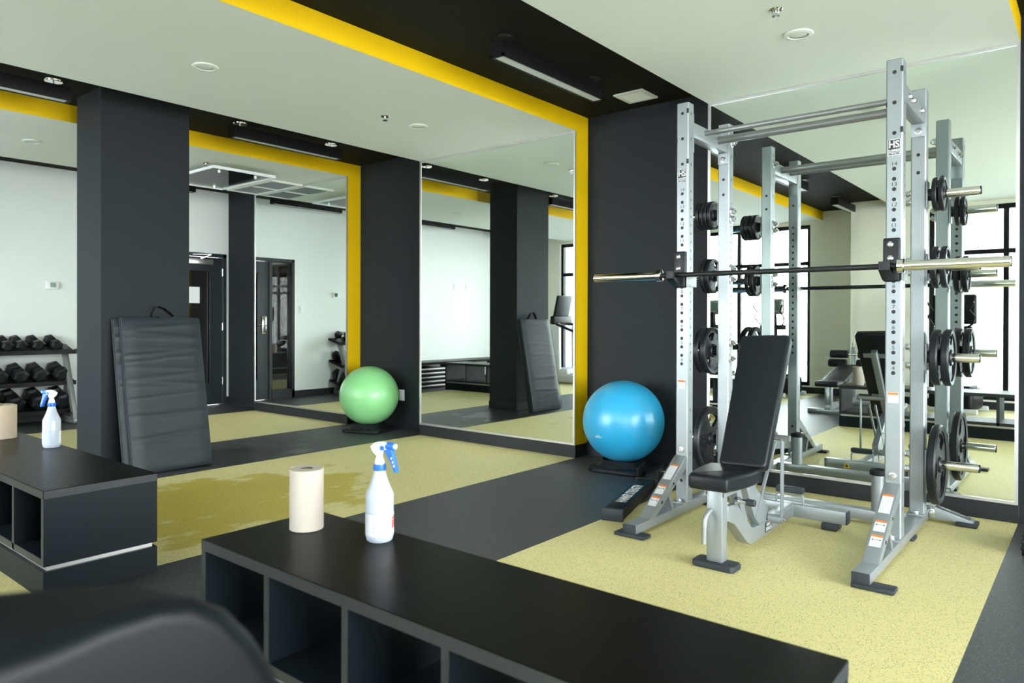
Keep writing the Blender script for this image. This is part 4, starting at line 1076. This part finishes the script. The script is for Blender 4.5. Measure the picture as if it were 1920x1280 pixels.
# ================================================================== DECLINE BENCH SEEN IN THE MIRROR
db = thing('decline_bench', 'black padded bench with roller pads, seen in the mirror behind the rack', 'weight bench', (-2.64, 0.1, 0))
dx = -2.64
obj('seat_pad', B().box(dx-0.14, dx+0.14, 0.38, 0.66, 0.34, 0.41, 0, 0.02, 4), 'vinyl', db, angle=60)
obj('back_pad', pad((dx, 0.37, 0.405), 0.28, 0.26, 0.78, 0.06, (0, -1, 0.22), (0, 0.22, 1), 0.015), 'vinyl', db, angle=60)
obj('front_post', B().box(dx-0.04, dx+0.04, 0.50, 0.57, 0.05, 0.345, 0, 0.004), 'silver', db)
obj('base_beam', B().box(dx-0.035, dx+0.035, -0.75, 0.60, 0.05, 0.11, 0, 0.004), 'silver', db)
for y in (0.56, -0.72): obj('foot_bar', B().box(dx-0.24, dx+0.24, y-0.035, y+0.035, 0.0005, 0.06, 0, 0.006), 'silver', db)
obj('rear_post', B().beam((dx, -0.62, 0.1), (dx, -0.62, 0.80), 0.05, 0.05, (0, 1, 0), 0, 0.004), 'silver', db)
obj('roller_axle', B().cyl((dx-0.3, -0.60, 0.70), (dx+0.3, -0.60, 0.70), 0.012, 12), 'zinc', db)
for s in (-1, 1):
    obj('roller_pad', B().lathe([(0.03, 0), (0.05, 0.006), (0.055, 0.02), (0.055, 0.22), (0.05, 0.234), (0.03, 0.24)], (dx+s*0.06, -0.60, 0.70), (s, 0, 0), 20), 'vinyl', db)
    obj('roller_pad', B().lathe([(0.03, 0), (0.05, 0.006), (0.055, 0.02), (0.055, 0.22), (0.05, 0.234), (0.03, 0.24)], (dx+s*0.06, -0.52, 0.58), (s, 0, 0), 20), 'vinyl', db)
obj('handle', B().tube([(dx, -0.60, 0.80), (dx, -0.62, 0.86), (dx+0.02, -0.66, 0.88), (dx+0.06, -0.67, 0.87)], 0.014, 10), 'chrome', db)

# ================================================================== CARDIO MACHINES SEEN IN THE MIRRORS
def elliptical(x, y, rot, lab, w=0.16, cm='greytube'):
    t = thing('cardio_machine', lab, 'exercise machine', (x, y, 0), 'cardio machines by the windows')
    Mx = Matrix.Translation((x, y, 0)) @ Matrix.Rotation(rot, 4, 'Z')
    def put(name, b, m, par=None): return obj(name, b.move(Mx), m, par or t)
    put('base', B().box(-0.25, 0.25, -0.35, 0.25, 0.02, 0.30, 0, 0.06, 4), 'blackmetal')
    for yy in (-0.33, 0.23): put('foot_bar', B().box(-0.3, 0.3, yy-0.03, yy+0.03, 0.0005, 0.06, 0, 0.01), 'tread')
    put('column', B().beam((0, 0.0, 0.25), (0, 0.10, 1.30), 0.10, 0.08, (0, 1, 0), 0, 0.02), 'blackmetal')
    cs = put('console', B().box(-w, w, 0.02, 0.10, 1.26 if w < 0.2 else 1.12, 1.50, 0, 0.03, 3), cm)
    put('screen', B().box(-0.11, 0.11, 0.10, 0.103, 1.32, 1.46), 'screen', cs)
    for s in (-1, 1):
        put('handlebar', B().tube([(s*0.08, 0.08, 1.05), (s*0.22, 0.14, 1.12), (s*0.26, 0.20, 1.22), (s*0.20, 0.22, 1.30), (s*0.26, 0.25, 1.40)], 0.012, 8), 'blackmetal')
        put('grip', B().box(s*0.14-0.07, s*0.14+0.07, 0.05, 0.15, 1.02, 1.10, 0, 0.02), 'vinyl')
        put('pedal', B().box(s*0.14-0.06, s*0.14+0.06, -0.25, 0.15, 0.30, 0.34, 0, 0.01), 'rubber')
    return t
elliptical(-3.95, -1.35, 0.25, 'dark exercise machine with grey console, reflected between the left rack uprights')
elliptical(-4.95, -1.35, 0.25, 'dark exercise machine with grey console, reflected beside the left edge of the rack mirror')
elliptical(-1.46, -0.78, 0.1, 'dark exercise machine with straps, reflected behind the right rack uprights', 0.25, 'blackmetal')

TMX = 0.22
tm = thing('treadmill', 'silver treadmill with black console seen in the middle mirror behind the reflected mat', 'treadmill', (-7.5, -1.15, 0))
obj('deck', B().box(-8.1, -6.4, -1.45, -0.75, 0.02, 0.17, 0, 0.03, 3), 'tread', tm)
obj('belt', B().box(-7.8, -6.45, -1.35, -0.85, 0.165, 0.178), 'rubber', tm)
obj('motor_cover', B().box(-8.15, -7.75, -1.45, -0.75, 0.15, 0.27, 0, 0.04, 3), 'tread', tm)
for y in (-1.42, -0.78): obj('upright', B().beam((-8.0, y, 0.2), (-8.02, y, 1.05), 0.07, 0.17, (1, 0, 0), 0, 0.02), 'tread', tm)
obj('handrail', B().tube([(-7.6, -0.78, 0.95), (-8.0, -0.78, 1.08), (-8.15, -1.1, 1.10), (-8.0, -1.42, 1.08), (-7.6, -1.42, 0.95)], 0.025, 10), 'blackmetal', tm)
cs = obj('console', B().box(-8.18, -8.08, -1.40, -0.80, 1.08, 1.24, 0, 0.03, 3).beam((-8.15, -1.1, 1.2), (-8.05, -1.1, 1.62), 0.45, 0.06, (1, 0, 0), 0, 0.02), 'blackmetal', tm)

for o_ in [tm]: o_.location.x += TMX

# ================================================================== DUMBBELL RACK
DYE = 3.17
dr = thing('dumbbell_rack', 'three tier black dumbbell rack along the white wall, left of the column', 'dumbbell rack', (-9.0, 2.2, 0))
tiers = [(0.80, -9.02, 0.30), (0.455, -8.98, 0.33), (0.145, -8.93, 0.36)]   # front edge height, front edge x, depth
TILT = math.radians(14)
YS = 2.02
for z, xf, dp in tiers:
    c_, s_ = math.cos(TILT), math.sin(TILT)
    b = B()
    b.prism([(xf, z-0.035), (xf, z+0.012), (xf-0.012, z+0.012), (xf-0.012, z), (xf-dp*c_, z+dp*s_), (xf-dp*c_, z+dp*s_-0.03)], 'xz', YS, DYE, 0, 0)
    obj('shelf', b, 'blackmetal', dr)
for y in (YS+0.12, DYE-0.07):
    b = B(); b.beam((-8.83, y, 0.10), (-9.15, y, 0.86), 0.05, 0.075, (1, 0, 0), 0, 0.006); obj('leg', b, 'greytube', dr)
    b = B(); b.beam((-9.24, y, 0.03), (-8.78, y, 0.03), 0.055, 0.055, (0, 0, 1), 0, 0.01); b.beam((-8.83, y, 0.05), (-8.83, y, 0.13), 0.05, 0.07, (1, 0, 0)); obj('foot_bar', b, 'greytube', dr)
    b = B(); b.beam((-9.22, y, 0.03), (-9.02, y, 0.50), 0.045, 0.045, (1, 0, 0), 0, 0.004); obj('rear_brace', b, 'greytube', dr)
obj('end_cap', B().box(-9.035, -9.0, DYE, DYE+0.02, 0.765, 0.82, 0, 0.004), 'greyrubber', dr)

DBM = {}
def dumbbell(hr, hl, grip, x, y, z, lab):
    """hex dumbbell, axis across the sloping shelf; hr head radius, hl head length"""
    key = hr
    if key not in DBM:
        t = thing('dumbbell', lab, 'dumbbell', (0, 0, 0), 'hex dumbbells on the rack')
        ax = Vector((math.cos(TILT), 0, -math.sin(TILT))); o_ = Vector((0, 0, hr*0.866+0.002))
        for s in (-1, 1):
            b = B(); cc = o_+ax*(s*(grip/2+hl/2))
            pr = [(hr*0.62, -hl/2), (hr*0.97, -hl/2+0.012), (hr, -hl/2+0.018), (hr, hl/2-0.018), (hr*0.97, hl/2-0.012), (hr*0.62, hl/2)]
            b.lathe(pr, (0, 0, 0), (0, 0, 1), 6)
            # flat of the hexagon sits on the shelf
            R = Matrix.Translation(cc) @ Matrix(((0, 0, 1, 0), (0, 1, 0, 0), (-1, 0, 0, 0), (0, 0, 0, 1)))
            R = Matrix.Translation(cc) @ Matrix.Rotation(TILT, 4, 'Y') @ Matrix.Rotation(PI/2, 4, 'Y') @ Matrix.Rotation(math.radians(DBROT), 4, 'Z')
            b.move(R); h = obj('head', b, 'rubber', t, angle=20)
        obj('handle', B().lathe([(0.013, -grip/2-0.002), (0.016, -grip/4), (0.0175, 0), (0.016, grip/4), (0.013, grip/2+0.002)], o_, ax, 14), 'chrome', t)
        t.location = (x, y, z); DBM[key] = t
        return t
    return dup(DBM[key], (x, y, z), lab)
DBROT = 0
names = ['nearest the column', 'second from the column', 'third from the column', 'fourth from the column', 'fifth from the column', 'sixth from the column']
for (z, xf, dp), nm, ys, hr, hl in ((tiers[0], 'top', (3.00, 2.82, 2.66, 2.53, 2.38, 2.24), 0.062, 0.085), (tiers[1], 'middle', (3.04, 2.83, 2.645, 2.45, 2.26), 0.080, 0.10), (tiers[2], 'bottom', (3.04, 2.81, 2.58, 2.36, 2.15), 0.094, 0.115)):
    for k, y in enumerate(ys):
        u = dp*0.52
        dumbbell(hr, hl, 0.125, xf-u*math.cos(TILT), y, z+u*math.sin(TILT)+0.001, 'black hex dumbbell on the %s shelf, %s' % (nm, names[k]))

# ================================================================== RIGHT EDGE
t = thing('equipment_base', 'glossy black ribbed equipment base cut off by the right edge of the photo', 'equipment base', (-0.08, 4.45, 0))
b = B(); b.prism([(-0.30, 0.0005), (0.12, 0.0005), (0.12, 0.11), (-0.285, 0.11), (-0.30, 0.10)], 'xz', 4.33, 4.62, 0, 0.012); obj('body', b, 'rubber', t)
for z in (0.03, 0.062): obj('rib', B().box(-0.306, 0.12, 4.322, 4.62, z, z+0.014, 0, 0.005), 'rubber', t)

# ================================================================== LIGHT AND CAMERA
W = bpy.data.worlds.new('overcast_sky'); S.world = W; W.use_nodes = True
nt = W.node_tree; bg = nt.nodes['Background']
tc = nt.nodes.new('ShaderNodeTexCoord'); sp = nt.nodes.new('ShaderNodeSeparateXYZ'); cr = nt.nodes.new('ShaderNodeValToRGB')
mr = nt.nodes.new('ShaderNodeMapRange'); mr.inputs['From Min'].default_value = -1; mr.inputs['From Max'].default_value = 1
nt.links.new(tc.outputs['Generated'], sp.inputs[0]); nt.links.new(sp.outputs['Z'], mr.inputs['Value']); nt.links.new(mr.outputs['Result'], cr.inputs['Fac']); nt.links.new(cr.outputs['Color'], bg.inputs['Color'])
e = cr.color_ramp.elements
e[0].position = 0.40; e[0].color = (0.45, 0.46, 0.45, 1)
e[1].position = 0.485; e[1].color = (0.95, 0.98, 1.0, 1)
for pos, col in ((0.60, (0.95, 0.98, 1.0, 1)), (0.72, (0.42, 0.47, 0.53, 1)), (1.0, (0.28, 0.34, 0.42, 1))):
    q = e.new(pos); q.color = col
bg.inputs['Strength'].default_value = 9.0

cam = bpy.data.cameras.new('camera'); co = bpy.data.objects.new('camera', cam); COL.objects.link(co); S.camera = co
F_PX, YAW, PITCH, ROLL, CH, DYS = 1348.78, -0.68676, -0.0043, 0.0025, 1.1544, -33.61
cam.sensor_width = 36; cam.lens = F_PX*36/1920; cam.shift_y = DYS/1920; cam.clip_start = 0.02; cam.clip_end = 200
fw = Vector((math.sin(YAW)*math.cos(PITCH), math.cos(YAW)*math.cos(PITCH), math.sin(PITCH)))
rt = Vector((math.cos(YAW), -math.sin(YAW), 0)); up = rt.cross(fw)
r2 = math.cos(ROLL)*rt+math.sin(ROLL)*up; u2 = -math.sin(ROLL)*rt+math.cos(ROLL)*up
co.matrix_world = Matrix(((r2.x, u2.x, -fw.x, 0), (r2.y, u2.y, -fw.y, 0), (r2.z, u2.z, -fw.z, CH), (0, 0, 0, 1)))
cam.dof.use_dof = True; cam.dof.focus_distance = 4.2; cam.dof.aperture_fstop = 3.5

S.view_settings.view_transform = 'Standard'; S.view_settings.look = 'None'; S.view_settings.gamma = 1; S.view_settings.use_curve_mapping = False
S.view_settings.exposure = 1.6
cy = S.cycles
cy.max_bounces = 14; cy.diffuse_bounces = 6; cy.glossy_bounces = 8; cy.transmission_bounces = 8; cy.transparent_max_bounces = 16
cy.sample_clamp_indirect = 6.0; cy.use_denoising = True
